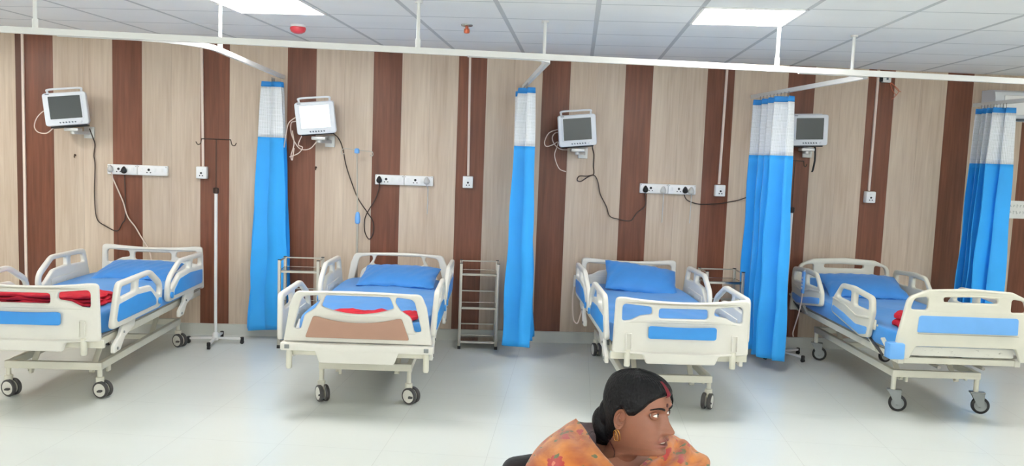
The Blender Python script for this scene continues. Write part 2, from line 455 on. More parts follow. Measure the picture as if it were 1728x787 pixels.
# --------------------------------------------------------- things on the ceiling
t = empty('call_lamp', (-1.228, -1.151, HH), 0, 'small round red domed cap on a white base on the ceiling', 'ceiling alarm')
MB().lathe([(.055, 0), (.055, -.014), (.05, -.02)]).build('base', M['gloss'], t)
MB().lathe([(.056, -.018), (.058, -.03), (.05, -.05), (.03, -.062), (.004, -.066)]).build('cap', M['alred'], t)
t = empty('fire_sprinkler', (.011, -1.533, HH), 0, 'small copper coloured fire sprinkler hanging under the ceiling', 'sprinkler')
MB().lathe([(.042, 0), (.04, -.008), (.012, -.012)]).build('plate', M['chrome'], t)
MB().lathe([(.012, -.01), (.012, -.025), (.019, -.028), (.021, -.05), (.016, -.058), (.004, -.06)]).build('nozzle', M['copper'], t)

# ------------------------------------------------------------- curtain rails
RZ = 2.305
def rail_y(x): return -2.37 + .0555 * x
def rail_mesh(path, mb, w=.03, h=.036):
    P = [Vector(p) for p in path]; rows = []
    for i, p in enumerate(P):
        a = P[max(i - 1, 0)]; b = P[min(i + 1, len(P) - 1)]; d = (b - a).normalized(); s = Vector((d.y, -d.x, 0)).normalized()
        rows.append([p + s * w / 2 + Vector((0, 0, h / 2)), p - s * w / 2 + Vector((0, 0, h / 2)), p - s * w / 2 - Vector((0, 0, h / 2)), p + s * w / 2 - Vector((0, 0, h / 2))])
    mb.grid(rows, smooth=False, closed_u=True)
    o = len(mb.v) - 4; mb.f.append([o, o + 1, o + 2, o + 3]); mb.mi.append(0); mb.sm.append(False)
    o = len(mb.v) - 4 * len(P); mb.f.append([o + 3, o + 2, o + 1, o]); mb.mi.append(0); mb.sm.append(False)
def rod(parent, x, y, z0, r=.011):
    o = MB().cyl((x, y, z0), (x, y, HH - .012), r, 12).lathe([(.024, HH - .012), (.024, HH)], (x, y, 0), seg=16).lathe([(.016, z0 - .005), (.016, z0 + .05)], (x, y, 0), seg=12)
    return o.build('hanger_rod', M['rail'], parent)
t = empty('curtain_rail', (0, 0, 0), 0, 'long white curtain rail running straight across the room in front of all beds', 'curtain rail')
mb = MB(); rail_mesh([(x, rail_y(x), RZ) for x in (-5.6, -3, 0, 3, 7.0)], mb); mb.build('track', M['rail'], t)
for x in (-2.44, -.28, 1.97, 4.6, -4.6): rod(t, x, rail_y(x), RZ + .018)
branch_labels = ['white curtain rail arm bending from the long rail to above the leftmost curtain',
                 'white curtain rail arm running back above the second curtain from left',
                 'white curtain rail arm running back to the wall above the third curtain',
                 'white curtain rail arm in front of the air conditioner above the rightmost curtain']
def branch(i, x, y1, rods, x_end=None, bend=.42):
    t = empty('curtain_track', (0, 0, 0), 0, branch_labels[i], 'curtain rail', 'rail arms running back to the wall')
    x2 = x if x_end is None else x_end
    y0 = rail_y(x - bend) + .032
    pts = [(x - bend - .35, rail_y(x - bend - .35) + .032, RZ - .004)]
    for k in range(9):
        a = k / 8 * pi / 2
        pts.append((x - bend + bend * sin(a), y0 + bend * (1 - cos(a)), RZ - .004))
    for k in range(1, 5): pts.append((x + (x2 - x) * k / 4, (y0 + bend) + (y1 - y0 - bend) * k / 4, RZ - .004))
    mb = MB(); rail_mesh(pts, mb, .026, .032); mb.build('track', M['rail'], t)
    for (rx, ry) in rods: rod(t, rx, ry, RZ + .014)
    return t
branch(0, -1.565, -.02, [(-1.565, -1.95)])
branch(1, .53, -.02, [(.53, -1.868)], bend=.16)
branch(2, 2.64, -.02, [(2.64, -1.87)], x_end=2.60, bend=.16)
branch(3, 4.56, -.12, [(4.56, -1.8)], x_end=4.62, bend=.3)

# ------------------------------------------------------------------ curtains
def curtain(label, x_of, y0, y1, folds, amp_t, amp_b, hem, seed, zt=2.25, lean=(0, 0), grow=1.0):
    """gathered curtain: pleats along the rail, wider at the hem; header band, net top and blue drape"""
    rnd = random.Random(seed)
    nU = folds * 14; ph = [rnd.uniform(-.5, .5) for _ in range(folds + 2)]; am = [rnd.uniform(.7, 1.15) for _ in range(folds + 2)]
    ym = (y0 + y1) / 2
    t = empty('privacy_curtain', (x_of(ym), ym, hem), 0, label, 'curtain', 'blue curtains with white net tops')
    base = Vector((x_of(ym), ym, hem))
    def pt(u, z):
        k = (zt - z) / (zt - hem)               # 0 at top, 1 at hem
        f = u * folds; i = int(min(f, folds - 1e-6))
        a = (amp_t + (amp_b - amp_t) * k ** .8) * (am[i] * (1 - (f - i)) + am[i + 1] * (f - i))
        yy = ym + (y0 - ym + (y1 - y0) * u) * (1 + (grow - 1) * k)
        w = sin(2 * pi * f + ph[i] * .5 * k) 
        w = math.copysign(abs(w) ** .8, w)
        xx = x_of(yy) + a * w + lean[0] * k * (u - .5) + lean[1] * k
        xx += .008 * k * sin(9 * z + 5 * u * folds + seed) ; yy += .010 * k * cos(7 * z + 11 * u + seed)
        yy += a * .12 * cos(4 * pi * f)
        return Vector((xx, yy, z)) - base
    def ribbon(name, za, zb, nz, m, sub=0.0, wob=0.0):
        mb = MB(); rows = []
        for j in range(nz + 1):
            z = za + (zb - za) * j / nz
            rows.append([pt(u / nU, z + (wob * sin(u / nU * folds * 5 + seed) if j == nz else 0)) for u in range(nU + 1)])
        mb.grid(rows)
        me = mb.mesh(name, m)
        uvl = me.uv_layers.new(name='UVMap')
        L = abs(y1 - y0) + folds * 4 * (amp_t + amp_b) / 2
        for p in me.polygons:
            for li, vi in zip(p.loop_indices, p.vertices):
                uvl.data[li].uv = ((vi % (nU + 1)) / nU * L, me.vertices[vi].co.z)
        o = bpy.data.objects.new(name, me); COL.objects.link(o); o.parent = t
        md = o.modifiers.new('cloth', 'SOLIDIFY'); md.thickness = .0016; md.offset = 0
        return o
    ribbon('header_band', zt, zt - .045, 2, M['band'])
    ribbon('net_panel', zt - .045, 1.775, 10, M['net'])
    ribbon('drape', 1.775, hem, 40, M['drape'], wob=.012)
    for k in range(folds * 2 + 1):
        u = k / (folds * 2); p = pt(u, zt) ; q = Vector((x_of(p.y + base.y) - base.x, p.y, RZ - .02 - base.z))
        MB().tube([p - Vector((0, 0, .01)), p + Vector((0, 0, .012)), (p + q) / 2 + Vector((0, 0, .012)), q], .0025, 5).build('curtain_hook', M['chrome'], t)
    return t
curtain('blue curtain with white net top between the first and second beds', lambda y: -1.635, -.18, -.06, 3, .090, .185, .095, 1)
curtain('narrow blue curtain with white net top, right of the steel rack between two beds', lambda y: .515, -.72, -.14, 3, .066, .125, .11, 2, lean=(.12, .03))
curtain('wide blue curtain with white net top just right of the third bed, beside a monitor', lambda y: 2.575, -.95, -.32, 4, .075, .125, .105, 3, lean=(0, .03))
curtain('blue curtain with white net top at the right end, in front of the air conditioner', lambda y: 4.545, -.70, -.36, 4, .08, .14, .12, 4, lean=(0, -.01))

# ------------------------------------------------- pipes and boxes on the wall
cg = 'wall conduits running up to the ceiling'
def conduit(x0, x1, z0, z1, label):
    tag(MB().bar((x0, -.009, z1), (x1, -.009, z0), .02, .018, up=(0, 1, 0)).build('cable_conduit', M['wcable']), label, 'cable conduit', cg)
conduit(-3.765, -3.767, .105, HH, 'thin pale conduit down the wall at the far left, beside the narrow dark strip')
conduit(-2.268, -2.252, 1.50, HH, 'thin pale conduit above the socket box between the first bed and the first curtain')
conduit(.05, .067, 1.50, HH, 'thin pale conduit above the socket box left of the second curtain')
conduit(2.361, 2.349, 1.505, HH, 'thin pale conduit above the socket box left of the third curtain')
conduit(3.762, 3.755, 1.49, HH, 'thin pale conduit above the socket box over the fourth bed')
def single_socket(x, z, label, w=.092, h=.105, d=.05):
    t = empty('socket_box', (x, 0, z), 0, label, 'wall socket', 'single socket boxes on the wall')
    MB().box((0, -d / 2, 0), (w, d, h), bev=.006).build('back_box', M['socket'], t)
    p = MB().box((0, -d - .004, 0), (w - .006, .01, h - .006), bev=.003)
    p.build('face_plate', M['gloss'], t)
    MB().box((0, -d - .011, .026), (.024, .008, .018), bev=.002).build('switch', M['gloss'], t)
    MB().cyl((0, -d - .008, -.004), (0, -d - .0105, -.004), .009, 14).build('socket_hole', M['hole'], t)
    for sx in (-.012, .012): MB().cyl((sx, -d - .008, -.026), (sx, -d - .0105, -.026), .0055, 12).build('socket_hole', M['hole'], t)
single_socket(-2.256, 1.447, 'white single socket box below the conduit beside the first iv stand')
single_socket(.066, 1.444, 'white single socket box below the conduit left of the second curtain')
single_socket(2.353, 1.446, 'white single socket box below the conduit between strip and third curtain')
single_socket(3.758, 1.434, 'white single socket box below the conduit over the fourth bed')
t = empty('junction_box', (3.835, 0, 2.512), 0, 'small white junction box high on the wall with loose brown wires', 'junction box')
MB().box((0, -.02, 0), (.075, .04, .062), bev=.004).build('box', M['socket'], t)
MB().box((-.05, -.015, .0), (.03, .03, .05), bev=.003).build('dark_clip', M['black'], t)
s_ = MB().box((0, -.042, .004), (.018, .006, .026), bev=.002); s_.build('switch', M['btn'], t)
for l in ([(0.045, -.01, -.03), (.09, -.012, -.06), (.13, -.012, -.1), (.10, -.012, -.15), (.07, -.01, -.18)],
          [(0.04, -.01, -.02), (.08, -.012, -.05), (.11, -.012, -.09), (.15, -.012, -.11)],
          [(0.04, -.01, -.03), (.07, -.012, -.1), (.11, -.012, -.14)]):
    MB().tube(smooth_path(l, 6), .0025, 6).build('loose_wire', M['copper'], t)
def socket_strip(x0, x1, z, label, halves=2):
    t = empty('socket_strip', ((x0 + x1) / 2, 0, z), 0, label, 'socket strip', 'socket strips above the beds')
    w = x1 - x0
    for k in range(halves):
        cx = -w / 2 + w / halves * (k + .5)
        MB().box((cx, -.016, 0), (w / halves - .002, .032, .088), bev=.005).build('back_box', M['socket'], t)
        MB().box((cx, -.035, 0), (w / halves - .008, .008, .08), bev=.003).build('face_plate', M['gloss'], t)
        for q in (-.095, .025, .09): MB().box((cx + q * w / .51, -.041, .004), (.022, .006, .034), bev=.002).build('switch', M['socket'], t)
        MB().cyl((cx - .03, -.038, .006), (cx - .03, -.0405, .006), .011, 14).build('socket_hole', M['hole'], t)
        for q in (-.045, -.015): MB().cyl((cx + q, -.038, -.018), (cx + q, -.0405, -.018), .005, 10).build('socket_hole', M['hole'], t)
        for q in (-.118, .118): MB().cyl((cx + q * w / .52, -.038, .032), (cx + q * w / .52, -.0400, .032), .003, 8).build('screw', M['hole'], t)
    return t
socket_strip(-3.062, -2.549, 1.449, 'white double socket strip on the wall above the first bed at the left')
socket_strip(-.756, -.242, 1.440, 'white double socket strip on the wall above the second bed with brown panel')
socket_strip(1.618, 2.133, 1.443, 'white socket strip above the third bed, holding two dark and two pale plugs')

def plug_mb(x, z, s=1.0, y=-.04):
    mb = MB(); rows = []
    for (yy, w, h, dz) in ((0, .022, .03, 0), (-.012, .024, .032, 0), (-.026, .02, .026, 0), (-.034, .010, .014, 0)):
        r = []
        for k in range(14):
            a = 2 * pi * k / 14; zz = h * sin(a); ww = w * (1 - .38 * sin(a)) * cos(a)
            r.append((x + ww * s, y + yy * s, z + zz * s))
        rows.append(r)
    mb.grid(rows, closed_u=True)
    n = len(mb.v); mb.f.append([n - 14 + k for k in range(14)]); mb.mi.append(0); mb.sm.append(True)
    return mb
def P3(l, y): return [(a, y, b) for a, b in l]
def cord(name, pts, r, m, label, cat, group=None, plug=None, plugm=None):
    """a cord in its own mesh; its moulded plug is a part of it"""
    o = MB().tube(smooth_path(pts, 7), r, 7).build(name, m)
    tag(o, label, cat, group)
    if plug:
        plug_mb(*plug).build('plug', plugm or M['black'], o)
    return o
cgp = 'dark power cords of the wall monitors'
cord('monitor_power_cable', [(-3.16, -.14, 1.79)] + [(-3.165, -.07, 1.72)] + P3([(-3.17, 1.66), (-3.180, 1.565), (-3.171, 1.473), (-3.178, 1.210), (-3.160, 1.014), (-3.085, 0.949), (-2.990, 0.910), (-2.944, 0.979), (-2.918, 1.048), (-2.921, 1.38)], -.014) + [(-2.915, -.05, 1.425)],
     .0048, M['cable'], 'dark cord hanging from the leftmost monitor and looping up to the first socket strip', 'power cord', cgp, (-2.914, 1.447))
cord('monitor_power_cable', [(-1.12, -.14, 1.835)] + P3([(-1.085, 1.79), (-1.047, 1.706), (-1.013, 1.551), (-0.963, 1.406), (-0.904, 1.266), (-0.818, 1.142), (-0.769, 1.064), (-0.762, 0.969), (-0.797, 0.904)], -.014) + P3([(-0.835, 0.967), (-0.842, 1.062), (-0.818, 1.142), (-0.747, 1.271), (-0.718, 1.372)], -.026) + [(-.717, -.05, 1.42)],
     .0048, M['cable'], 'dark cord crossing itself in a loop between white-screened monitor and second socket strip', 'power cord', cgp, (-.717, 1.441))
cord('monitor_power_cable', [(1.15, -.14, 1.82)] + P3([(1.176, 1.78), (1.190, 1.725), (1.189, 1.630), (1.197, 1.577), (1.190, 1.550), (1.142, 1.527), (1.080, 1.485), (1.047, 1.497), (1.067, 1.532), (1.131, 1.534)], -.014) + P3([(1.199, 1.543), (1.236, 1.482), (1.262, 1.376), (1.322, 1.268), (1.358, 1.181), (1.435, 1.156), (1.548, 1.145), (1.601, 1.215), (1.677, 1.288), (1.671, 1.39)], -.024) + [(1.667, -.05, 1.42)],
     .0048, M['cable'], 'dark cord with a small bow loop hanging above the third bed, below its monitor', 'power cord', cgp, (1.666, 1.438))
cord('monitor_power_cable', [(2.03, -.05, 1.425)] + P3([(2.035, 1.395), (2.057, 1.354), (2.113, 1.329), (2.191, 1.316), (2.344, 1.326), (2.430, 1.341), (2.572, 1.377), (2.7, 1.45), (2.85, 1.62)], -.014) + [(2.93, -.06, 1.78), (2.98, -.12, 1.86)],
     .0048, M['cable'], 'dark cord running right from the third socket strip to behind the wide curtain', 'power cord', cgp, (2.03, 1.441))
cord('bed_power_cable', [(-3.02, -.05, 1.42)] + P3([(-3.02, 1.37), (-3.012, 1.350), (-2.937, 1.172), (-2.898, 1.043), (-2.833, 0.952), (-2.783, 0.864), (-2.722, 0.761)], -.018) + [(-2.68, -.06, .66), (-2.66, -.1, .5)],
     .0055, M['wcable'], 'off-white cord running from the first socket strip down behind the leftmost headboard', 'power cord', None, (-3.028, 1.455), M['wplug'])
def wplug(x, z, label):
    o = plug_mb(x, z, 1.1).build('loose_plug', M['wplug']); tag(o, label, 'plug', 'pale plugs left in the socket strips')
    MB().tube(smooth_path([(x, -.06, z - .03), (x + .003, -.05, z - .055), (x + .012, -.02, z - .075), (x + .012, -.01, z - .3)], 5), .004, 6).build('plug_cord', M['wplug'], o)
wplug(-.300, 1.445, 'pale grey plug in the right end of the socket strip above the second bed')
wplug(1.829, 1.434, 'pale grey plug in the middle of the socket strip above the third bed')
wplug(2.085, 1.437, 'pale grey plug in the right end of the socket strip above the third bed')
for x, z, l in ((-3.343, 1.559, 'small dark hook on the wall below the leftmost monitor'), (-1.278, 1.525, 'small dark hook on the wall below the white-screened monitor')):
    o = MB().cyl((x, 0, z), (x, -.008, z), .009, 12).tube(smooth_path([(x, -.006, z + .01), (x, -.012, z), (x, -.02, z - .012), (x, -.014, z - .02)], 4), .004, 6).build('wall_hook', M['dkrod'])
    tag(o, l, 'wall hook', 'small hooks on the panelling')

# ----------------------------------------------------------------- monitors
def monitor(x, z, roll, yaw, tilt, label, glare=False, handle=True):
    """front centre at (x, -.25, z)"""
    t = empty('patient_monitor', (x, -.25, z), 0, label, 'patient monitor', 'patient monitors on the wall')
    Q = Matrix.Rotation(yaw, 4, 'Z') @ Matrix.Rotation(tilt, 4, 'X') @ Matrix.Rotation(roll, 4, 'Y')
    def put(mb, name, m):
        o = mb.build(name, m, t); o.matrix_local = Q; return o
    W, H_ = .33, .272
    b = MB()
    rows = []
    for (yy, s, r) in ((.0, .97, .02), (.006, 1.0, .024), (.05, 1.0, .024), (.055, .97, .02), (.13, .93, .03), (.14, .88, .03)):
        r_ = rpoly([(-W / 2 * s, -H_ / 2 * s), (W / 2 * s, -H_ / 2 * s), (W / 2 * s, H_ / 2 * s), (-W / 2 * s, H_ / 2 * s)], r, 4)
        rows.append([(p[0], yy, p[1]) for p in r_])
    b.grid(rows, closed_u=True); n = len(rows[0]); o0 = len(b.v) - n * len(rows)
    b.f.append([o0 + k for k in range(n)]); b.mi.append(0); b.sm.append(False)
    b.f.append([len(b.v) - n + k for k in range(n)]); b.mi.append(0); b.sm.append(False)
    put(b, 'casing', M['casing'])
    sc_ = rpoly([(-.122, -.082), (.122, -.082), (.122, .106), (-.122, .106)], .004, 2)
    bz = plate('bezel', [rpoly([(-.133, -.091), (.133, -.091), (.133, .115), (-.133, .115)], .008, 3), sc_], .006, .001, lambda u, v, w: (u, w - .002, v), M['casing'], t); bz.matrix_local = Q
    put(MB().box((0, -.0012, .012), (.246, .003, .19)), 'screen', M['glare'] if glare else M['screen'])
    bt = MB()
    for k in range(6): bt.box((-.052 + k * .023, -.003, -.113), (.013, .006, .010), rot=Euler((0, R(35), 0)), bev=.002)
    put(bt, 'buttons', M['btn'])
    put(MB().lathe([(.011, .002), (.011, -.010), (.009, -.012)], (.104, 0, -.113), axis='y', seg=16), 'dial', M['casing'])
    put(MB().box((-.125, -.001, .126), (.03, .002, .006)), 'emblem', M['btn'])
    if handle:
        h_ = MB().tube(smooth_path([(-.128, .05, .125), (-.130, .045, .15), (-.122, .04, .168), (0, .04, .170), (.122, .04, .168), (.130, .045, .15), (.128, .05, .125)], 6), .009, 8)
        put(h_, 'handle', M['casing'])
    else:
        put(MB().box((0, .06, .136), (.24, .06, .012), bev=.004), 'handle', M['casing'])
    put(MB().box((0, .09, -.143), (.28, .10, .014), bev=.003), 'base_tray', M['black'])
    br = MB()
    br.box((.02, .09, -.17), (.12, .09, .03), bev=.008)
    br.cyl((.02, .09, -.155), (.02, .09, -.205), .022, 16)
    br.build('swivel_head', M['bracket'], t)
    br = MB()
    br.bar((.02, .09, -.195), (.09, .225, -.195), .05, .028, bev=.006)
    br.box((.09, .238, -.19), (.085, .022, .10), bev=.004)
    for sx in (-.025, .025):
        for sz in (-.035, .035): br.cyl((.09 + sx, .228, -.19 + sz), (.09 + sx, .222, -.19 + sz), .006, 8)
    br.build('wall_bracket', M['bracket'], t)
    return t
def glare_mat():
    m, nt, b = new_mat('pale_glare_screen')
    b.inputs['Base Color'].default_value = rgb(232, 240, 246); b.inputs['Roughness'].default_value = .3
    b.inputs['Emission Color'].default_value = (.86, .95, 1.0, 1); b.inputs['Emission Strength'].default_value = .75  # the screen's all-white glare is put in as even emission
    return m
M['glare'] = glare_mat()
monitor(-3.307, 1.948, R(-7), R(12), R(-2), 'leftmost white patient monitor with dark screen, tilted on its wall arm')
monitor(-1.248, 1.951, R(-6), R(2), R(8), 'white patient monitor with glaring all-white screen above the second bed', glare=True)
monitor(.998, 1.932, R(-6), R(0), R(4), 'white patient monitor with dark screen between the second curtain and third socket strip')
monitor(3.058, 2.014, R(-2.5), R(-2), R(4), 'white patient monitor half touching the third curtain, black strap hanging below', handle=False)
o = MB().grid([[(3.148, -.16, z), (3.164, -.16, z)] for z in (1.87,)] + [[(3.148 + dx, -.16 + .02 * sin(z * 9), z), (3.166 + dx, -.155 + .02 * sin(z * 9), z)] for z, dx in ((1.8, .002), (1.75, .006), (1.70, .004), (1.66, .0), (1.645, -.006))]).build('velcro_strap', M['black'])
o.modifiers.new('thick', 'SOLIDIFY').thickness = .003
tag(o, 'black strap hanging under the monitor beside the third curtain', 'strap')
def leads(name, lists, r, label):
    mb = MB()
    o = None
    for l in lists:
        x = MB().tube(smooth_path(l, 7), r, 6)
        if o is None: o = x.build(name, M['wcable'])
        else: x.build('lead', M['wcable'], o)
    tag(o, label, 'sensor leads', 'white sensor leads of the monitors'); return o
leads('sensor_leads', [[(-3.45, -.16, 1.94)] + P3([(-3.501, 1.926), (-3.560, 1.869), (-3.585, 1.794), (-3.557, 1.746), (-3.489, 1.738), (-3.440, 1.775)], -.2) + [(-3.42, -.15, 1.81)]], .0045, 'white sensor lead looping at the left side of the leftmost monitor')
leads('sensor_leads', [[(-1.40, -.14, 1.96)] + P3([(-1.431, 1.950), (-1.486, 1.902), (-1.505, 1.820), (-1.524, 1.692)], -.17),
                       [(-1.40, -.14, 1.93)] + P3([(-1.436, 1.919), (-1.469, 1.903), (-1.470, 1.827), (-1.434, 1.737), (-1.383, 1.682), (-1.307, 1.690), (-1.252, 1.75)], -.15),
                       P3([(-1.379, 1.80), (-1.408, 1.722), (-1.373, 1.698), (-1.407, 1.646), (-1.483, 1.612)], -.14),
                       P3([(-1.46, 1.84), (-1.444, 1.726), (-1.468, 1.628), (-1.457, 1.588), (-1.443, 1.690)], -.145)], .0045, 'tangled white sensor leads hanging left of the white-screened monitor')
leads('sensor_leads', [[(.87, -.14, 1.94)] + P3([(0.836, 1.936), (0.762, 1.904), (0.726, 1.828), (0.741, 1.787), (0.792, 1.799), (.84, 1.83)], -.15),
                       [(.87, -.14, 1.91)] + P3([(0.817, 1.906), (0.792, 1.861), (0.816, 1.805), (0.870, 1.766), (0.943, 1.763)], -.15),
                       P3([(.85, 1.83), (0.841, 1.786), (0.823, 1.707), (0.865, 1.599), (0.929, 1.569)], -.12)], .0045, 'white sensor leads looping at the left of the monitor above the third bed')

# -------------------------------------------------------- air conditioner, notice
t = empty('air_conditioner', (5.22, 0, 2.31), 0, 'white split air conditioner high on the wall at the right edge', 'air conditioner')
b = MB(); rows = []
prof = [(0, -.135), (0, .135), (-.14, .135), (-.19, .115), (-.205, .06), (-.205, -.06), (-.18, -.115), (-.12, -.135)]
for x in (-.46, -.455, .455, .46): rows.append([(x, p[0], p[1]) for p in prof])
b.grid(rows, smooth=False, closed_u=True); b.f.append(list(range(8))); b.mi.append(0); b.sm.append(False); b.f.append([24 + k for k in range(8)]); b.mi.append(0); b.sm.append(False)
b.build('casing', M['casing'], t)
MB().box((.035, -.212, .0), (.83, .012, .17), bev=.006).build('front_panel', M['gloss'], t)
MB().box((.03, -.165, -.122), (.80, .075, .012), rot=Euler((R(24), 0, 0))).build('louver', M['btn'], t)
MB().cyl((-.42, -.206, -.05), (-.42, -.209, -.05), .012, 12).build('sensor_window', M['black'], t)
t = empty('paper_notice', (5.19, 0, 1.363), 0, 'white paper notice on the dark panel at the right edge', 'notice')
MB().box((0, -.003, 0), (.30, .002, .165)).build('sheet', M['paper'], t)
k_ = MB(); rn = random.Random(3)
for zz in (.035, -.025):
    x = -.125
    while x < .12:
        k_.box((x, -.0045, zz), (.006, .001, rn.uniform(.02, .034)), rot=Euler((0, rn.uniform(-.4, .4), 0)))
        k_.box((x + .008, -.0045, zz + rn.uniform(-.01, .01)), (.012, .001, .004)); x += .032
k_.build('faded_writing', M['ink'], t)

# ------------------------------------------------------------- steel bedside racks
def rack(x0, yf, label, w=.345, d=.26):
    t = empty('steel_rack', (x0 + w / 2, yf + d / 2, 0), 0, label, 'bedside rack', 'three-shelf steel bedside racks')
    for sx in (-1, 1):
        for sy in (-1, 1):
            hgt = .752
            p = MB().box((sx * (w / 2 - .012), sy * (d / 2 - .012), hgt / 2 + .012), (.024, .024, hgt - .024), bev=.002)
            pp = p.build('post', M['steel'], t)
            MB().box((sx * (w / 2 - .012), sy * (d / 2 - .012), .014), (.027, .027, .028), bev=.002).build('rubber_foot', M['black'], pp)
            MB().box((sx * (w / 2 - .012), sy * (d / 2 - .012), hgt + .002), (.025, .025, .005)).build('end_cap', M['black'], pp)
    for z in (.665, .37, .07):
        s = MB().box((0, 0, z), (w - .02, d - .02, .003))
        s.box((0, -d / 2 + .012, z - .008), (w - .04, .004, .022)).box((0, d / 2 - .012, z - .008), (w - .04, .004, .022))
        s.box((-w / 2 + .012, 0, z - .008), (.004, d - .04, .022)).box((w / 2 - .012, 0, z - .008), (.004, d - .04, .022))
        s.build('shelf', M['steelp'], t)
    for z in (.745, .475, .175):
        MB().bar((-w / 2 + .01, d / 2 - .012, z), (w / 2 - .01, d / 2 - .012, z), .010, .010).build('guard_rail', M['steel'], t)
    for sx in (-1, 1): MB().bar((sx * (w / 2 - .012), -d / 2 + .01, .745), (sx * (w / 2 - .012), d / 2 - .01, .745), .010, .010).build('guard_rail', M['steel'], t)
    return t
rack(-1.505, -.46, 'steel rack at the foot of the leftmost curtain, left of the second bed')
rack(.018, -.34, 'steel three-shelf rack between the second bed and the second curtain')
rack(2.155, -.42, 'steel rack partly hidden between the third bed and the third curtain')

# ------------------------------------------------------------------ iv stands
def iv_stand(x, y, label, rz=0.0, hooks=True):
    t = empty('iv_stand', (x, y, 0), rz, label, 'iv stand', 'wheeled iv stands on the floor')
    MB().cyl((0, 0, .08), (0, 0, 1.30), .0135, 16).build('pole', M['pole'], t)
    MB().lathe([(.016, 1.285), (.024, 1.29), (.024, 1.33), (.016, 1.335)]).build('collar', M['dkrod'], t)
    MB().cyl((0, 0, 1.30), (0, 0, 1.74), .0032, 10).build('inner_rod', M['dkrod'], t)
    h_ = MB(); h_.tube(smooth_path([(-.165, 0, 1.715), (-.150, 0, 1.692), (-.128, 0, 1.70), (-.118, 0, 1.735), (-.10, 0, 1.74), (.10, 0, 1.74), (.118, 0, 1.735), (.128, 0, 1.70), (.150, 0, 1.692), (.165, 0, 1.715)], 6), .004, 8)
    h_.build('hook_bar', M['dkrod'], t)
    MB().lathe([(.022, .030), (.026, .034), (.026, .085), (.018, .10)]).build('hub', M['pole'], t)
    for a in (0, 90, 180, 270):
        c, s = cos(R(a)), sin(R(a))
        lg = MB().bar((0, 0, .050), (.225 * c, .225 * s, .044), .024, .018, bev=.004).build('leg', M['pole'], t)
        MB().lathe([(.014, .028), (.016, .032), (.016, .055), (.012, .060)], (.222 * c, .222 * s, 0), seg=12).cyl((.222 * c - .011 * s, .222 * s + .011 * c, .016), (.222 * c + .011 * s, .222 * s - .011 * c, .016), .016, 16).build('caster', M['black'], lg)
    return t
iv_stand(-2.05, -.33, 'white iv stand with dark hooks on the floor between the first bed and first curtain', R(2))
iv_stand(2.90, -.36, 'iv stand almost hidden behind the third curtain, its castors showing beside the fourth bed', R(30))
t = empty('iv_pole', (-.888, -.150, .44), 0, 'thin steel iv pole with blue clamps rising from the second bed head', 'iv pole')
MB().cyl((0, 0, 0), (0, 0, .66), .010, 12).build('outer_tube', M['steel'], t)
MB().lathe([(.012, -.005), (.018, 0), (.018, .06), (.012, .065)]).box((0, -.022, .03), (.02, .03, .03)).build('socket_clamp', M['chrome'], t)
MB().cyl((0, 0, .62), (-.016, 0, 1.26), .006, 10).build('inner_tube', M['steel'], t)
MB().lathe([(.012, .61), (.022, .62), (.024, .66), (.018, .70), (.010, .715)]).build('blue_clamp', M['ltblue'], t)
MB().lathe([(.010, 1.222), (.022, 1.228), (.022, 1.258), (.012, 1.268)], (-.016, 0, 0)).build('blue_hub', M['ltblue'], t)
MB().tube(smooth_path([(-.128, 0, 1.262), (-.145, 0, 1.25), (-.150, 0, 1.225), (-.138, 0, 1.212), (-.124, 0, 1.222)], 5)[::-1] + [Vector((-.1, 0, 1.262)), Vector((.07, 0, 1.246))] + smooth_path([(.100, 0, 1.246), (.118, 0, 1.24), (.122, 0, 1.215), (.108, 0, 1.204), (.096, 0, 1.214)], 5), .0035, 8).build('hook_bar', M['steel'], t)
# ==================================================================== beds
def mirror(l): return [(-p[0],) + tuple(p[1:]) for p in l][::-1]
def arc_top(x0, x1, z, dip, n=12):
    return [(x0 + (x1 - x0) * k / n, z - dip * (1 - (2 * k / n - 1) ** 2), 0) for k in range(n + 1)]

def board_A(head=False):
    """moulded board with three openings and an inset panel below the middle one"""
    zo = .0
    out = [(-.445, .455, .02), (-.435, .818, .05)] + arc_top(-.37, .37, .818, .020) + [(.435, .818, .05), (.445, .455, .02)]
    if not head: out += [(.245, .447, .02), (.225, .390, .02), (-.225, .390, .02), (-.245, .447, .02)]
    hl = [(-.392, .778, .03), (-.205, .764, .025), (-.200, .716, .02), (-.275, .704, .05), (-.335, .672, .03), (-.392, .662, .02)]
    mid = [(-.160, .756, .022), (.160, .756, .022), (.160, .690, .022), (-.160, .690, .022)]
    ins = [(-.222, .640, .02)] + arc_top(-.18, .18, .640, .004, 6) + [(.222, .640, .02), (.222, .557, .02), (-.222, .557, .02)]
    return [rpoly(out), rpoly(hl), rpoly(mid), rpoly(mirror(hl))], rpoly(ins)
def board_B(head=False):
    """bow-shaped board: outer tube, inner panel on two splayed struts"""
    out = [(-.470, .478, .01), (-.432, .715, .05), (-.395, .803, .06)] + arc_top(-.33, .33, .803, -.010) + [(.395, .803, .06), (.432, .715, .05), (.470, .478, .01)]
    hl = [(-.405, .562, .02), (-.352, .770, .05), (-.240, .784, .02), (-.235, .750, .02), (-.268, .700, .04), (-.335, .655, .05), (-.358, .562, .02)]
    mid = [(-.200, .784, .02), (.200, .784, .02), (.230, .712, .025)] + [(x, z, 0) for x, z, _ in arc_top(.19, -.19, .700, .030)] + [(-.230, .712, .025)]
    ins = [(-.278, .650, .02)] + [(x, z, 0) for x, z, _ in arc_top(-.25, .25, .648, .032)] + [(.278, .650, .02), (.328, .512, .01), (-.328, .512, .01)]
    return [rpoly(out), rpoly(hl), rpoly(mid), rpoly(mirror(hl))], rpoly(ins)
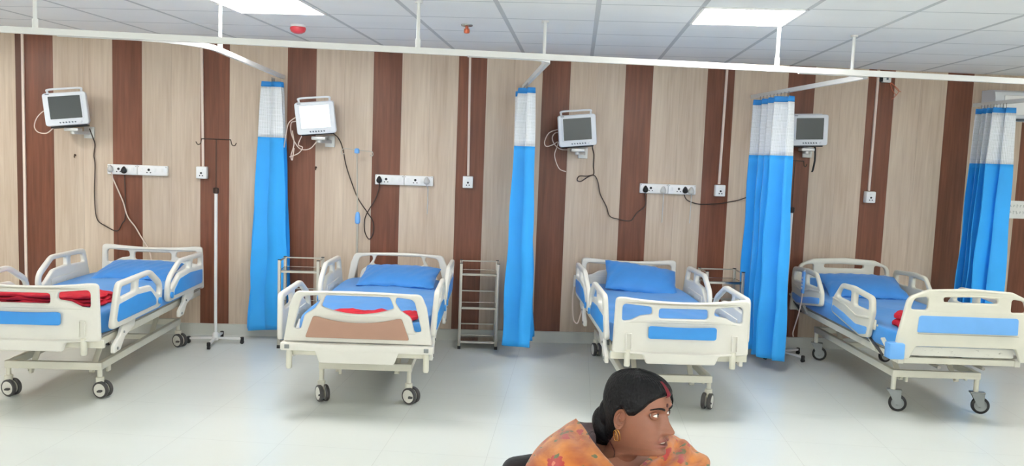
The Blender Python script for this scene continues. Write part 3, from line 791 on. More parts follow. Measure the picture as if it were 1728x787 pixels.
def board_C(head=False):
    """rounded board with two corner openings, a slim slot and a wide inset panel; cut away below"""
    dz = -.05 if head else 0
    out = [(-.465, .45, .01), (-.455, .60, .05), (-.405, .865, .07), (-.28, .920, .08), (0, .936, .3), (.28, .920, .08), (.405, .865, .07), (.455, .60, .05), (.465, .45, .01), (.375, .45, .01), (.335, .540, .02), (-.335, .540, .02), (-.375, .45, .01)]
    hl = [(-.388, .785, .02), (-.365, .862, .04), (-.275, .874, .02), (-.275, .785, .02)]
    mid = [(-.180, .874, .015), (0, .880, .1), (.180, .874, .015), (.176, .842, .015), (-.176, .842, .015)]
    ins = [(-.330, .748, .02), (.330, .748, .02), (.335, .635, .01), (-.335, .635, .01)]
    f = lambda l: [(p[0], p[1] + dz) + tuple(p[2:]) for p in l]
    return [rpoly(f(out)), rpoly(f(hl)), rpoly(f(mid)), rpoly(mirror(f(hl)))], rpoly(f(ins))

RAIL_A = dict(
    out=[(-.930, .505, .04), (-.865, .805, .06), (-.330, .812, .20), (-.095, .690, .14), (-.100, .510, .06)],
    holes=[[(-.838, .695, .02), (-.822, .765, .03), (-.610, .770, .02), (-.600, .705, .02)],
           [(-.545, .772, .02), (-.345, .776, .12), (-.140, .665, .09), (-.140, .600, .02), (-.205, .625, .05), (-.330, .700, .08), (-.540, .712, .02)]],
    ins=[[(-.875, .545, .03), (-.850, .660, .02), (-.560, .675, .05), (-.330, .660, .08), (-.225, .590, .04), (-.215, .545, .02)]], knob=(-.155, .560))
RAIL_C = dict(
    out=[(.060, .560, .04), (.045, .680, .06), (-.100, .815, .08), (-.300, .825, .2), (-.640, .800, .06), (-.660, .690, .05), (-.610, .500, .04), (-.480, .480, .06)],
    holes=[[(-.020, .700, .03), (-.090, .775, .05), (-.290, .782, .02), (-.290, .695, .02)],
           [(-.355, .782, .02), (-.590, .765, .03), (-.600, .690, .03), (-.355, .690, .02)]],
    ins=[[(.030, .625, .02), (-.18, .600, .1), (-.40, .560, .1), (-.605, .575, .02), (-.585, .520, .02), (-.48, .498, .05), (.030, .575, .02)]], knob=None)

def castor_twin(parent, x, y, zb, a):
    r = .056
    t = MB().cyl((x, y, .118), (x, y, zb), .016, 14).lathe([(.022, .095), (.026, .10), (.026, .135), (.018, .14)], (x, y, 0), seg=16)
    t.cyl((x, y - .0165, .162), (x, y - .0185, .162), .005, 8)
    ca, sa = cos(a), sin(a)
    hx, hy = x - .022 * -sa, y - .022 * ca      # wheel axle trails the stem
    t.tube([(x, y, .11), (hx, hy, .075)], .014, 10)
    st = t.build('caster', M['cream'], parent)
    for s in (-1, 1):
        w = MB(); off = s * .021
        def at(u, r_, k):
            an = 2 * pi * k / 24
            return (hx + ca * u - sa * r_ * cos(an), hy + sa * u + ca * r_ * cos(an), r + r_ * sin(an))
        prof = [(off - .013, .044), (off - .013, .052), (off - .009, r), (off + .009, r), (off + .013, .052), (off + .013, .044)]
        w.grid([[at(u, q, k) for k in range(24)] for u, q in prof], closed_u=True)
        w.build('tyre', M['tyre'], st)
        d = MB()
        p2 = [(off - .0135, .001), (off - .0150, .030), (off - .0125, .0455), (off + .0125, .0455), (off + .0150, .030), (off + .0135, .001)]
        d.grid([[at(u, q, k) for k in range(24)] for u, q in p2], closed_u=True)
        d.build('wheel_cover', M['white'], st)
    MB().box((hx - sa * -.0 , hy - .05, .055), (.03, .03, .012), bev=.004).build('brake_pedal', M['tyre'], st)
    return st
def castor_single(parent, x, y, zb, a):
    r = .060
    ca, sa = cos(a), sin(a)
    st = MB().cyl((x, y, .15), (x, y, zb), .017, 14).cyl((x, y - .0175, .165), (x, y - .0195, .165), .005, 8).build('caster', M['cream'], parent)
    hx, hy = x + ca * .035, y + sa * .035
    fk = MB()
    for s in (-1, 1):
        ox, oy = -sa * s * .02, ca * s * .02
        A = [(x - ca * .035 + ox, y - sa * .035 + oy, .15), (x + ca * .055 + ox, y + sa * .055 + oy, .15), (hx + ca * .018 + ox, hy + sa * .018 + oy, .052), (hx - ca * .018 + ox, hy - sa * .018 + oy, .052)]
        B = [(p[0] - sa * s * .003, p[1] + ca * s * .003, p[2]) for p in A]
        fk.add(A + B, [[0, 1, 2, 3], [7, 6, 5, 4], [0, 4, 5, 1], [1, 5, 6, 2], [2, 6, 7, 3], [3, 7, 4, 0]])
    fk.bar((x - ca * .04, y - sa * .04, .15), (x + ca * .058, y + sa * .058, .15), .05, .012, bev=.003)
    fk.build('fork', M['grey'], st)
    def at(u, r_, k):
        an = 2 * pi * k / 28
        return (hx - sa * u + ca * r_ * cos(an), hy + ca * u + sa * r_ * cos(an), r + r_ * sin(an))
    w = MB(); w.grid([[at(u, q, k) for k in range(28)] for u, q in [(-.014, .042), (-.014, .054), (-.010, r), (.010, r), (.014, .054), (.014, .042)]], closed_u=True)
    w.build('tyre', M['black'], st)
    d = MB(); d.grid([[at(u, q, k) for k in range(28)] for u, q in [(-.016, .001), (-.016, .012), (-.011, .016), (-.010, .034), (-.013, .0435), (.013, .0435), (.010, .034), (.011, .016), (.016, .012), (.016, .001)]], closed_u=True)
    d.build('wheel_disc', M['grey'], st)
    return st

def hospital_bed(style, foot, head, label, zb=.20, cast=(R(0), R(0), R(0), R(0)), lowered=None):
    """foot, head: x of the board centres at y -2.24 and -.22"""
    cx = (foot + head) / 2; cy = -1.23; rz = -math.atan2(head - foot, 2.02)
    t = empty('hospital_bed', (cx, cy, 0), rz, label, 'hospital bed', 'adjustable hospital beds')
    bf = {'A': board_A, 'B': board_B, 'C': board_C}[style]
    shell = M['white'] if style != 'C' else M['cream']
    insm = {'A': M['blueins'], 'B': M['brownins'], 'C': M['ltblue']}[style]
    BOW = .035 if style != 'C' else .02
    yf, yh = -1.01, 1.01
    th = .034
    # boards
    lo, ins = bf(False)
    fb = plate('footboard', lo, th, .010, lambda u, v, w: (u, yf - BOW * (1 - (u / .45) ** 2) + w, v), shell, t)
    for sd in (-1, 1):
        plate('inset_panel', [ins], .006, .002, lambda u, v, w, sd=sd: (u, yf - BOW * (1 - (u / .45) ** 2) + w + sd * (th / 2 + .0012), v), insm, fb)
    lo, ins = bf(True)
    hs = .965 if style != 'C' else 1.0
    hb = plate('headboard', lo, th, .010, lambda u, v, w: (u * hs, yh + .4 * BOW * (1 - (u / .45) ** 2) + w, v), shell, t)
    plate('inset_panel', [ins], .006, .002, lambda u, v, w: (u * hs, yh + .4 * BOW * (1 - (u / .45) ** 2) + w - (th / 2 + .0012), v), insm, hb)
    # end details
    if style == 'A':
        for s in (-1, 1):
            g = MB()
            yy = yf - BOW * (1 - (.345 / .45) ** 2) - th / 2
            g.box((s * .345 - .017, yy - .004, .535), (.006, .012, .10), bev=.002).box((s * .345 + .017, yy - .004, .535), (.006, .012, .10), bev=.002).box((s * .345, yy - .004, .585), (.034, .012, .006), bev=.002)
            g.build('grip_slot', shell, fb)
            MB().lathe([(.017, .365), (.020, .37), (.020, .47), (.017, .475)], (s * .345, yf - .012, 0), seg=16).build('mount_post', M['cream'], t)
        MB().box((0, yf + .035, .428), (.90, .03, .05), bev=.004).build('end_rail', M['cream'], t)
    if style == 'B':
        MB().box((0, yf - .012, .450), (.965, .075, .050), bev=.010).build('foot_crossbar', shell, t)
        plate('foot_lip', [rpoly([(-.285, .440, .01), (-.262, .425, .02), (-.235, .352, .02), (.235, .352, .02), (.262, .425, .02), (.285, .440, .01)])], .03, .005, lambda u, v, w: (u, yf - .0325 + w, v), shell, t)
        MB().box((0, yf + .03, .408), (.86, .03, .05), bev=.006).build('end_rail', M['cream'], t)
        for s in (-1, 1):
            MB().box((s * .438, yf - .051, .452), (.030, .008, .026), bev=.002).build('bolt_cap', M['grey'], t)
            MB().lathe([(.014, .30), (.019, .31), (.019, .40), (.014, .44)], (s * .435, yf + .0, 0), seg=14).build('mount_post', M['cream'], t)
    if style == 'C':
        for yy, q in ((yf, -1), (yh, 1)):
            for s in (-1, 1):
                if q == 1: continue
                MB().box((s * .465, yy - .005, .505), (.105, .085, .108), bev=.012).build('corner_bumper', M['ltblue'], t)
        er = MB().box((0, yf + .055, .495), (.72, .04, .062), bev=.006); er.build('end_rail', M['stained'], t)
        MB().bar((-.335, yf - .02 - th / 2 - .001, .628), (.335, yf - .02 - th / 2 - .001, .628), .003, .003).build('panel_groove', M['under'], fb)
    # deck
    zd = .43
    d = MB()
    for s in (-1, 1): d.box((s * .395, 0, zd), (.04, 1.94, .05), bev=.004)
    for y in (-.95, -.45, 0, .45, .95): d.box((0, y, zd), (.75, .04, .04), bev=.003)
    d.build('deck_frame', M['cream'], t)
    pl = MB()
    for y0, y1 in ((-.94, -.42), (-.40, -.02), (0, .26), (.28, .94)): pl.box((0, (y0 + y1) / 2, .468), (.84, y1 - y0, .012), bev=.003)
    pl.build('deck_panels', M['under'], t)
    cr = MB(); cr.cyl((-.15, -1.0, zd - .035), (-.15, .5, zd - .035), .012, 10).cyl((.15, -1.0, zd - .035), (.15, .1, zd - .035), .012, 10)
    cr.box((0, .35, zd - .06), (.12, .35, .07), bev=.01)
    cr.build('lift_actuator', M['under'], t)
    # base
    y0b, y1b, xb = -.69, .77, .295
    b = MB(); hb_ = .05
    for s in (-1, 1): b.box((s * xb, (y0b + y1b) / 2, zb), (.036, y1b - y0b, hb_), bev=.005)
    for y in (y0b, y1b): b.box((0, y, zb), (xb * 2 + .036, .036, hb_), bev=.005)
    if style in 'AC': b.box((0, .2, zb), (xb * 2, .03, .04), bev=.004)
    b.build('base_frame', M['cream'], t)
    lk = []
    for s in (-1, 1):
        for (ya, yb2) in ((-.60, -.36), (.42, .66)):
            l = MB()
            l.bar((s * .20, ya, zb - .07), (s * .20, yb2, zd - .02), .012, .038, up=(1, 0, 0), bev=.004)
            l.cyl((s * .20 - .012, ya, zb - .055), (s * .20 + .012, ya, zb - .055), .012, 10)
            l.build('lift_link', M['cream'], t)
    ln = MB().box((.29, -.55, zb - .045), (.02, .04, .05), bev=.004); ln.box((-.18, -.63, zb - .045), (.02, .03, .06), bev=.004).build('brake_lever', M['cream'], t)
    k = 0
    for y in (y0b, y1b):
        for s in (-1, 1):
            (castor_single if style == 'C' else castor_twin)(t, s * xb, y, zb, cast[k]); k += 1
    # side rails: two a side, the inset panel on the outer face
    RS = RAIL_C if style == 'C' else RAIL_A
    flip = (lambda y: .335 - y) if style == 'C' else (lambda y: -.075 - y)
    for s in (-1, 1):
        for hd in (False, True):
            xo = .472 if style != 'C' else .455
            tilt = .06 if style != 'C' else .0
            g = (lambda y: y) if not hd else flip
            dz_ = 0
            if lowered == (s, hd): xo += .055; dz_ = -.05
            fm = lambda u, v, w, s=s, g=g: (s * (xo + w + tilt * (v - .65)), g(u), v)
            rl = plate('side_rail', [rpoly(RS['out'])] + [rpoly(h) for h in RS['holes']], .036, .012, fm, shell, t)
            for ip in RS['ins']:
                plate('inset_panel', [rpoly(ip)], .006, .002, lambda u, v, w, s=s, g=g: (s * (xo + w + .0195 + tilt * (v - .65)), g(u), v), M['blueins'] if style != 'C' else M['ltblue'], rl)
            if style == 'C':
                wv = [(.03, .668, .01), (-.2, .652, .1), (-.4, .612, .1), (-.62, .640, .01), (-.62, .655, .01), (-.4, .628, .1), (-.2, .668, .1), (.03, .684, .01)]
                plate('wave_moulding', [rpoly(wv)], .012, .004, lambda u, v, w, s=s, g=g: (s * (xo + w + .019 + tilt * (v - .65)), g(u), v), shell, rl)
            if RS['knob']:
                ky, kz = RS['knob']
                MB().cyl((s * (xo + .014), g(ky), kz), (s * (xo + .026), g(ky), kz), .024, 20).build('release_knob', M['blueins'], rl)
            # inner mechanism seen from across the bed
            mc = MB(); yc = g(-.50)
            mc.box((s * (xo - .020), yc, .60), (.014, .46 if style != 'C' else .3, .075), bev=.006)
            for q in (-.16, .0, .16): mc.cyl((s * (xo - .026), yc + q, .60), (s * (xo - .031), yc + q, .60), .008, 10)
            mc.build('rail_cover', shell, rl)
            rl.location.z = dz_
            # parallel-arm bracket below
            ya = g(-.50) + (-.20 if not hd else .06)
            br = MB()
            if style != 'C':
                A = [(.06, .545, .01), (.18, .520, .02), (.16, .460, .03), (.0, .415, .03), (-.07, .345, .012), (-.17, .340, .012), (-.165, .39, .02), (-.07, .440, .03), (-.03, .50, .03)]
                pb = plate('rail_bracket', [rpoly(A)], .026, .006, lambda u, v, w, s=s, ya=ya: (s * (.452 + w), ya + u, v), shell, t)
                MB().cyl((s * .436, ya - .12, .366), (s * .470, ya - .12, .366), .010, 10).cyl((s * .436, ya - .02, .452), (s * .470, ya - .02, .452), .008, 10).bar((s * .40, ya + .02, .435), (s * .445, ya + .02, .455), .05, .03, up=(0, 0, 1)).build('hinge_pins', M['grey'], pb)
            else:
                for q in (-.13, .13):
                    pb = MB().bar((s * .435, ya + q + .06, .535), (s * .415, ya + q - .08, .425), .014, .030, up=(1, 0, 0), bev=.003).build('rail_bracket', M['cream'], t)
                MB().bar((s * .437, ya + .18, .520), (s * .418, ya - .06, .412), .010, .022, up=(1, 0, 0)).build('gas_spring', M['tyre'], pb)
    return t

def to_bed(t, x, y, z=0):
    return Matrix.Translation(t.location) @ Matrix.Rotation(t.rotation_euler.z, 4, 'Z') @ Vector((x, y, z))

def mattress(bed, label, seed, lift=.0):
    """sheeted mattress; soft edges, slight sag and wrinkles; the head end may be raised"""
    o = MB(); rnd = random.Random(seed)
    W, L, z0, z1 = .86, 1.93, .475, .598
    nx, ny = 28, 60; ph = [rnd.uniform(0, 6.28) for _ in range(8)]
    def lz(y):                                         # raised back section
        k = max(0, (y - .15) / .8); return lift * k * k * (3 - 2 * min(k, 1))
    def top(u, v):
        x, y = u * W / 2, v * L / 2
        wr = .004 * sin(9 * x + 4 * y + ph[0]) + .003 * sin(17 * y - 6 * x + ph[1]) + .0022 * sin(31 * x + 13 * y + ph[2])
        return Vector((x, y, z1 + wr + lz(y)))
    rows = []
    ring = [(.985, z0 - .0), (1.0, z0 + .02), (1.003, (z0 + z1) / 2), (1.0, z1 - .028), (.992, z1 - .010), (.975, z1)]
    def sq(k, n):                                      # walk round a rounded rectangle
        a = 2 * pi * k / n; c, s = cos(a), sin(a); e = 8
        r = (abs(c) ** e + abs(s) ** e) ** (-1 / e); return c * r, s * r
    n = 160
    for f, z in ring:
        r = []
        for k in range(n):
            u, v = sq(k, n); x, y = u * W / 2 * f, v * (L / 2) - v * (1 - f) * W / 2
            dz = .006 * sin(13 * x + 7 * y + ph[3]) if z == ring[1][1] else 0
            bul = .006 * sin(19 * y + ph[4]) * sin(7 * x + ph[5]) if z0 < z < z1 - .02 else 0
            r.append((x * (1 + bul), y * (1 + bul * .5), z + dz + lz(y)))
        rows.append(r)
    for f in (.94, .85, .7, .5, .3, .12, .02):
        r = []
        for k in range(n):
            u, v = sq(k, n); q = top(u * f, v * f); r.append((q.x, q.y, q.z + .001))
        rows.append(r)
    o.grid(rows, closed_u=True)
    nn = len(o.v); o.f.append([nn - n + k for k in range(n)]); o.mi.append(0); o.sm.append(True)
    m = o.build('mattress', M['sheet']); m.location = bed.location; m.rotation_euler = bed.rotation_euler
    tag(m, label, 'mattress', 'blue sheeted mattresses on the beds')
    return m
def pillow(bed, x, y, z, w, d, h, pitch, yaw, label, roll=0.0, dent=0.0):
    o = MB(); n = 30; rows_t = []; 
    def thick(u, v):
        a = max(0, 1 - abs(u) ** 3.2) ** .55 * max(0, 1 - abs(v) ** 3.0) ** .55
        return a
    def P(u, v, s):
        px = u * w / 2 * (1 - .05 * (1 - abs(v)) * abs(u) ** 3 ) ; py = v * d / 2 * (1 - .05 * (1 - abs(u)) * abs(v) ** 3)
        wr = .005 * sin(11 * u + 5 * v + x * 9) * (1 - thick(u, v)) + .003 * sin(23 * u - 9 * v)
        zz = s * h / 2 * thick(u, v) * (1 - dent * math.exp(-((u - .1) ** 2 + v * v) * 4) * (s > 0)) + wr
        return (px, py, zz + s * .0015)
    g = [-1 + 2 * k / n for k in range(n + 1)]
    g = [math.copysign(1 - (1 - abs(a)) ** 1.4, a) for a in g]
    o.grid([[P(u, v, 1) for u in g] for v in g]); o.grid([[P(u, v, -1) for u in g] for v in g])
    e = o.build('pillow', M['pillow']); p = to_bed(bed, x, y, z)
    e.location = p; e.rotation_euler = Euler((pitch, roll, bed.rotation_euler.z + yaw), 'XYZ')
    tag(e, label, 'pillow', 'blue pillows on the beds'); return e
def blanket(bed, x, y, z, w, d, h, layers, yaw, label, seed):
    """red blanket folded into layers"""
    rnd = random.Random(seed); o = MB()
    n = 40
    for l in range(layers):
        z0 = z + h * l / layers; hh = h / layers * .94; f = 1 - .025 * l + rnd.uniform(-.01, .01); ox, oy = rnd.uniform(-.012, .012), rnd.uniform(-.012, .012)
        rows = []
        for q, zz in ((.93, 0), (.99, .2), (1.0, .5), (.99, .8), (.95, 1.0), (.8, 1.02), (.5, 1.03), (.05, 1.03)):
            r = []
            for k in range(n * 2):
                a = 2 * pi * k / (n * 2); c, s = cos(a), sin(a); rr = (abs(c) ** 7 + abs(s) ** 7) ** (-1 / 7)
                u, v = c * rr * q, s * rr * q
                wv = .006 * sin(9 * u + 5 * v + l * 2 + seed) + .004 * sin(21 * u - 8 * v + l)
                r.append((u * w / 2 * f + ox + (.008 * sin(8 * v + l) if q > .9 else 0), v * d / 2 * f + oy + (.010 * sin(7 * u + l * 1.7) if q > .9 else 0), z0 + hh * zz + wv * (.3 + .7 * zz)))
            rows.append(r)
        o.grid(rows, closed_u=True)
        nn = len(o.v); o.f.append([nn - 2 * n + k for k in range(2 * n)]); o.mi.append(0); o.sm.append(True)
    e = o.build('folded_blanket', M['red']); e.location = to_bed(bed, x, y, 0); e.rotation_euler = (0, 0, bed.rotation_euler.z + yaw)
    return tag(e, label, 'blanket', 'red blankets on the beds')

B1 = hospital_bed('A', -2.645, -2.61, 'leftmost hospital bed, white and blue, cut by the left edge of the photograph', .21, (R(70), R(74), R(10), R(60)))
B2 = hospital_bed('B', -.618, -.515, 'hospital bed with brown inset panel in its white bow-shaped footboard', .245, (R(32), R(58), R(0), R(20)), lowered=(-1, False))
B3 = hospital_bed('A', 1.458, 1.513, 'white and blue hospital bed behind the woman, third from the left', .205, (R(10), R(-28), R(8), R(10)))
B4 = hospital_bed('C', 3.372, 3.47, 'rightmost hospital bed with light blue bumpers and grey single castors', .27, (R(-20), R(-15), R(-20), R(10)))
mattress(B1, 'blue sheeted mattress of the leftmost bed, under a wide red blanket', 1)
mattress(B2, 'blue sheeted mattress of the bed with the brown footboard panel', 2)
mattress(B3, 'blue sheeted mattress of the bed behind the woman', 3)
mattress(B4, 'blue sheeted mattress of the rightmost bed', 4)
pillow(B1, .0, .70, .640, .60, .42, .11, R(11), R(-2), 'flat blue pillow at the head of the leftmost bed')
pillow(B2, .05, .66, .656, .64, .42, .12, R(14), R(-4), 'blue pillow on the bed with the brown footboard panel')
pillow(B3, .06, .72, .680, .62, .40, .13, R(28), R(-3), 'blue pillow with one raised corner on the bed behind the woman', R(7))
pillow(B4, .06, .72, .670, .68, .42, .13, R(18), R(-4), 'wide blue pillow at the head of the rightmost bed')
blanket(B1, -.10, -.52, .604, .80, .30, .07, 3, R(-4), 'red blanket folded across the foot of the leftmost bed', 1)
blanket(B2, .04, -.79, .604, .60, .24, .030, 1, R(2), 'thin red blanket just above the brown footboard', 2)
blanket(B4, .04, -.74, .606, .745, .24, .10, 2, R(0), 'red blanket mostly hidden behind the rightmost footboard', 3)

# hand controls hanging from the beds
t = empty('bed_handset', to_bed(B4, -.485, .66, .70), B4.rotation_euler.z, 'grey hand control hung over the near rail of the rightmost bed', 'bed hand control')
MB().box((0, 0, 0), (.020, .05, .19), bev=.008).build('body', M['ltblue'], t)
k_ = MB()
for q in (-.05, -.02, .01, .04): k_.box((-.012, 0, q), (.006, .028, .016), bev=.002)
k_.build('buttons', M['casing'], t)
MB().tube(smooth_path([(0, 0, -.09), (.0, .01, -.17), (-.005, .05, -.30), (-.02, .10, -.45), (-.01, .12, -.50)], 7), .0055, 7).build('cord', M['wcable'], t)
MB().tube(smooth_path([(0, 0, .09), (.012, 0, .105), (.03, 0, .095)], 5), .006, 7).build('hook', M['casing'], t)
t = empty('power_cable', to_bed(B3, -.50, .80, .50), B3.rotation_euler.z, 'white cable looping down beside the head of the bed behind the woman', 'cable')
MB().tube(smooth_path([(0, 0, .13), (-.012, -.02, 0), (-.008, -.04, -.12), (0, -.08, -.19), (.018, -.16, -.20), (.03, -.20, -.16), (.05, -.22, -.06)], 8), .0055, 7).build('cord', M['wcable'], t)
MB().box((0, 0, .14), (.016, .035, .10), bev=.006).build('connector', M['white'], t)
# =================================================== seated woman and her chair
FPX = 1411.5088
def cam_pt(px, py, depth):
    """world point at a distance along the view, used to set out the seated figure at its real size"""
    return CAM + (CAXF + CAXR * ((px - 864) / FPX) - CAXU * ((py - 393.5) / FPX)) * depth
RH = Vector((CAXR.x, CAXR.y, 0)).normalized(); FH = Vector((CAXF.x, CAXF.y, 0)).normalized(); UP = Vector((0, 0, 1))

def interp(tab, z):
    if z >= tab[0][0]: return tab[0][1]
    if z <= tab[-1][0]: return tab[-1][1]
    n = len(tab)
    for i in range(n - 1):
        z0, v0 = tab[i]; z1, v1 = tab[i + 1]
        if z >= z1:
            h = z1 - z0; t = (z - z0) / h; d = (v1 - v0) / h
            def slope(k):                       # monotone cubic: no ripples between the given sections
                if k == 0 or k == n - 1: return d
                a = (tab[k][1] - tab[k - 1][1]) / (tab[k][0] - tab[k - 1][0]); b = (tab[k + 1][1] - tab[k][1]) / (tab[k + 1][0] - tab[k][0])
                return 0 if a * b <= 0 else 2 * a * b / (a + b)
            m0, m1 = slope(i) * h, slope(i + 1) * h
            return (2 * t ** 3 - 3 * t * t + 1) * v0 + (t ** 3 - 2 * t * t + t) * m0 + (-2 * t ** 3 + 3 * t * t) * v1 + (t ** 3 - t * t) * m1
    return tab[-1][1]
YF = [(.118, .004), (.116, .020), (.110, .042), (.098, .066), (.082, .081), (.062, .091), (.042, .0945), (.030, .0935), (.018, .087), (0, .0865), (-.018, .088), (-.036, .091), (-.050, .0920), (-.062, .0900), (-.070, .0888), (-.082, .0875), (-.092, .0845), (-.098, .078), (-.1015, .066), (-.104, .044), (-.107, .020), (-.114, .002), (-.13, -.010), (-.16, -.018), (-.19, -.012), (-.23, .01)]
YB = [(.118, -.012), (.116, -.030), (.110, -.052), (.098, -.070), (.075, -.082), (.045, -.088), (.015, -.087), (-.015, -.081), (-.045, -.078), (-.075, -.084), (-.104, -.096), (-.13, -.108), (-.16, -.120), (-.19, -.135), (-.23, -.15)]
HW = [(.118, .006), (.116, .024), (.110, .040), (.098, .054), (.078, .066), (.050, .0725), (.020, .0725), (-.010, .069), (-.035, .065), (-.060, .059), (-.080, .0515), (-.094, .045), (-.102, .044), (-.108, .046), (-.12, .048), (-.14, .051), (-.165, .062), (-.19, .085), (-.23, .12)]
YC = [(.118, -.004), (.08, -.006), (0, -.004), (-.06, -.012), (-.1, -.032), (-.13, -.056), (-.16, -.068), (-.23, -.075)]
NOSE = [(.034, 0), (.026, .004), (.014, .009), (0, .0155), (-.012, .0230), (-.020, .0282), (-.027, .0300), (-.033, .0255), (-.037, .014), (-.041, .004), (-.046, 0)]
def gau(x, s): return math.exp(-(x / s) ** 2)
def head_pt(phi, z, off=0.0):
    """phi 0 = face, + = her right side"""
    yf, yb, w, yc = interp(YF, z), interp(YB, z), interp(HW, z), interp(YC, z)
    c, s = cos(phi), sin(phi)
    if c >= 0:
        e = 2.25 if z > -.08 else 2.0
        r = (abs(c) ** e + abs(s) ** e) ** (-1 / e)
        x, y = w * s * r, yc + (yf - yc) * c * r
    else: x, y = w * s, yc + (yc - yb) * c
    zz = z; dy = dx = 0.0
    if c > 0.05:
        ax = abs(x)
        nz = interp(NOSE, z) if -.046 < z < .034 else 0
        sg = .0075 + .0055 * max(0, min(1, (.02 - z) / .045))
        dy += nz * gau(x, sg)
        dy += .0125 * gau(ax - .0135, .0066) * gau(z + .0275, .0075)                 # wings of the nose
        dy -= .0045 * gau(ax - .0065, .0035) * gau(z + .0385, .0035)                 # nostrils
        dy -= .0200 * gau(ax - .0305, .0160) * gau(z - .0185, .0115)                   # eye sockets
        dy += .0038 * gau(ax - .028, .020) * gau(z - .041, .008)                     # brow ridge
        dy -= .0020 * gau(x, .010) * gau(z - .034, .008)
        dy += .0045 * gau(ax - .044, .017) * gau(z + .010, .016)                     # cheekbones
        dy += .0030 * gau(ax - .030, .016) * gau(z + .032, .014)
        dy -= .0028 * gau(ax - (.021 - (z + .045) * .45), .0045) * gau(z + .045, .016)   # smile fold
        mw_ = gau(ax, .024)
        dy += .0070 * mw_ * gau(z + .0535, .0048) * (1 - .25 * gau(x, .004))         # upper lip
        dy += .0074 * gau(ax, .021) * gau(z + .0690, .0052)                          # lower lip
        dy -= .0120 * gau(ax, .0195) ** 1.5 * gau(z + .0612, .0030)                  # parted mouth
        dy -= .0022 * gau(x, .004) * gau(z + .046, .005)
        dy -= .0035 * gau(ax, .018) * gau(z + .0775, .0045)
        dy += .0078 * gau(ax, .018) * gau(z + .090, .011)                            # chin
    n = Vector((x / max(w, .01) ** 1, (y - yc) / max(yf - yc if c > 0 else yc - yb, .01), 0))
    n.z = 0 if z < .06 else (z - .06) / .055 * 1.2
    if n.length > 0: n.normalize()
    return Vector((x, y + dy, zz)) + n * off

HZ = sorted(set([round(.118 - .118 * (k / 16) ** 1.7 * 0 - k * .0035, 5) for k in range(0, 14)] + [round(.07 - k * .0021, 5) for k in range(0, 84)] + [-.108 - k * .006 for k in range(0, 21)]), reverse=True)
NPH = 168
def phis():
    out = []
    for k in range(NPH):
        t = 2 * pi * k / NPH - pi
        out.append(t - .42 * sin(t) )            # denser over the face
    return out
PH = phis()

HEAD_YAW = R(41)
hf_ = (RH * cos(HEAD_YAW) - FH * sin(HEAD_YAW)).normalized()
hr_ = hf_.cross(UP).normalized()
O_ = cam_pt(1076, 701.5, 2.16)
HM = Matrix((hr_, hf_, UP)).transposed().to_4x4(); HM.translation = O_
HM = HM @ Matrix.Rotation(R(3), 4, 'X') @ Matrix.Rotation(R(-3), 4, 'Y') @ Matrix.Scale(.91, 4)

NBp = cam_pt(1035, 768, 2.19)
HIPF = (RH * cos(R(62)) - FH * sin(R(62))).normalized(); HIPR = HIPF.cross(UP).normalized()
PEL = NBp + RH * .06 + FH * .20; PEL.z = .565
SEATC = Vector((PEL.x, PEL.y, 0)) + HIPF * .05

# ---- skin: head and neck surface joined to a skinned body in one mesh
SKIN = rgb(140, 92, 72); LIP = rgb(130, 70, 64); MOUTH = rgb(52, 20, 20)
def skin_material():
    m, nt, b = new_mat('brown_skin')
    at = N(nt, 'ShaderNodeVertexColor'); at.layer_name = 'tone'
    ns = N(nt, 'ShaderNodeTexNoise'); ns.inputs['Scale'].default_value = 60; ns.inputs['Detail'].default_value = 6
    tc = N(nt, 'ShaderNodeTexCoord'); nt.links.new(tc.outputs['Object'], ns.inputs['Vector'])
    hv = N(nt, 'ShaderNodeHueSaturation'); mr = N(nt, 'ShaderNodeMapRange'); mr.inputs['To Min'].default_value = .9; mr.inputs['To Max'].default_value = 1.1
    nt.links.new(ns.outputs['Fac'], mr.inputs['Value']); nt.links.new(mr.outputs[0], hv.inputs['Value'])
    nt.links.new(at.outputs['Color'], hv.inputs['Color']); nt.links.new(hv.outputs[0], b.inputs['Base Color'])
    b.inputs['Roughness'].default_value = .48
    b.inputs['Subsurface Weight'].default_value = .12; b.inputs['Subsurface Radius'].default_value = (.012, .005, .003); b.inputs['Subsurface Scale'].default_value = .5
    bp = N(nt, 'ShaderNodeBump'); bp.inputs['Strength'].default_value = .06; bp.inputs['Distance'].default_value = .002
    n2 = N(nt, 'ShaderNodeTexNoise'); n2.inputs['Scale'].default_value = 900; nt.links.new(tc.outputs['Object'], n2.inputs['Vector'])
    nt.links.new(n2.outputs['Fac'], bp.inputs['Height']); nt.links.new(bp.outputs[0], b.inputs['Normal'])
    return m
M['skin'] = skin_material()
M['hair'] = mat('black_hair', rgb(15, 15, 18), .55, var=.35, scale=5, bump=.35, bscale=120, spec=.22)
M['sindoor'] = mat('red_parting_powder', rgb(112, 20, 34), .85, var=.2, scale=80)
M['gold'] = mat('gold', rgb(222, 176, 96), .22, metal=1.0, var=.05)
M['eyewhite'] = mat('eye_white', rgb(232, 226, 220), .2, var=.03)
M['iris'] = mat('dark_iris', rgb(38, 22, 16), .12, var=.2)
M['bead'] = mat('dark_red_beads', rgb(70, 16, 18), .3, var=.2)
M['blouse'] = mat('dark_maroon_blouse', rgb(66, 40, 44), .7, var=.15, bump=.2)
M['teeth'] = mat('teeth', rgb(224, 214, 200), .3, var=.03)

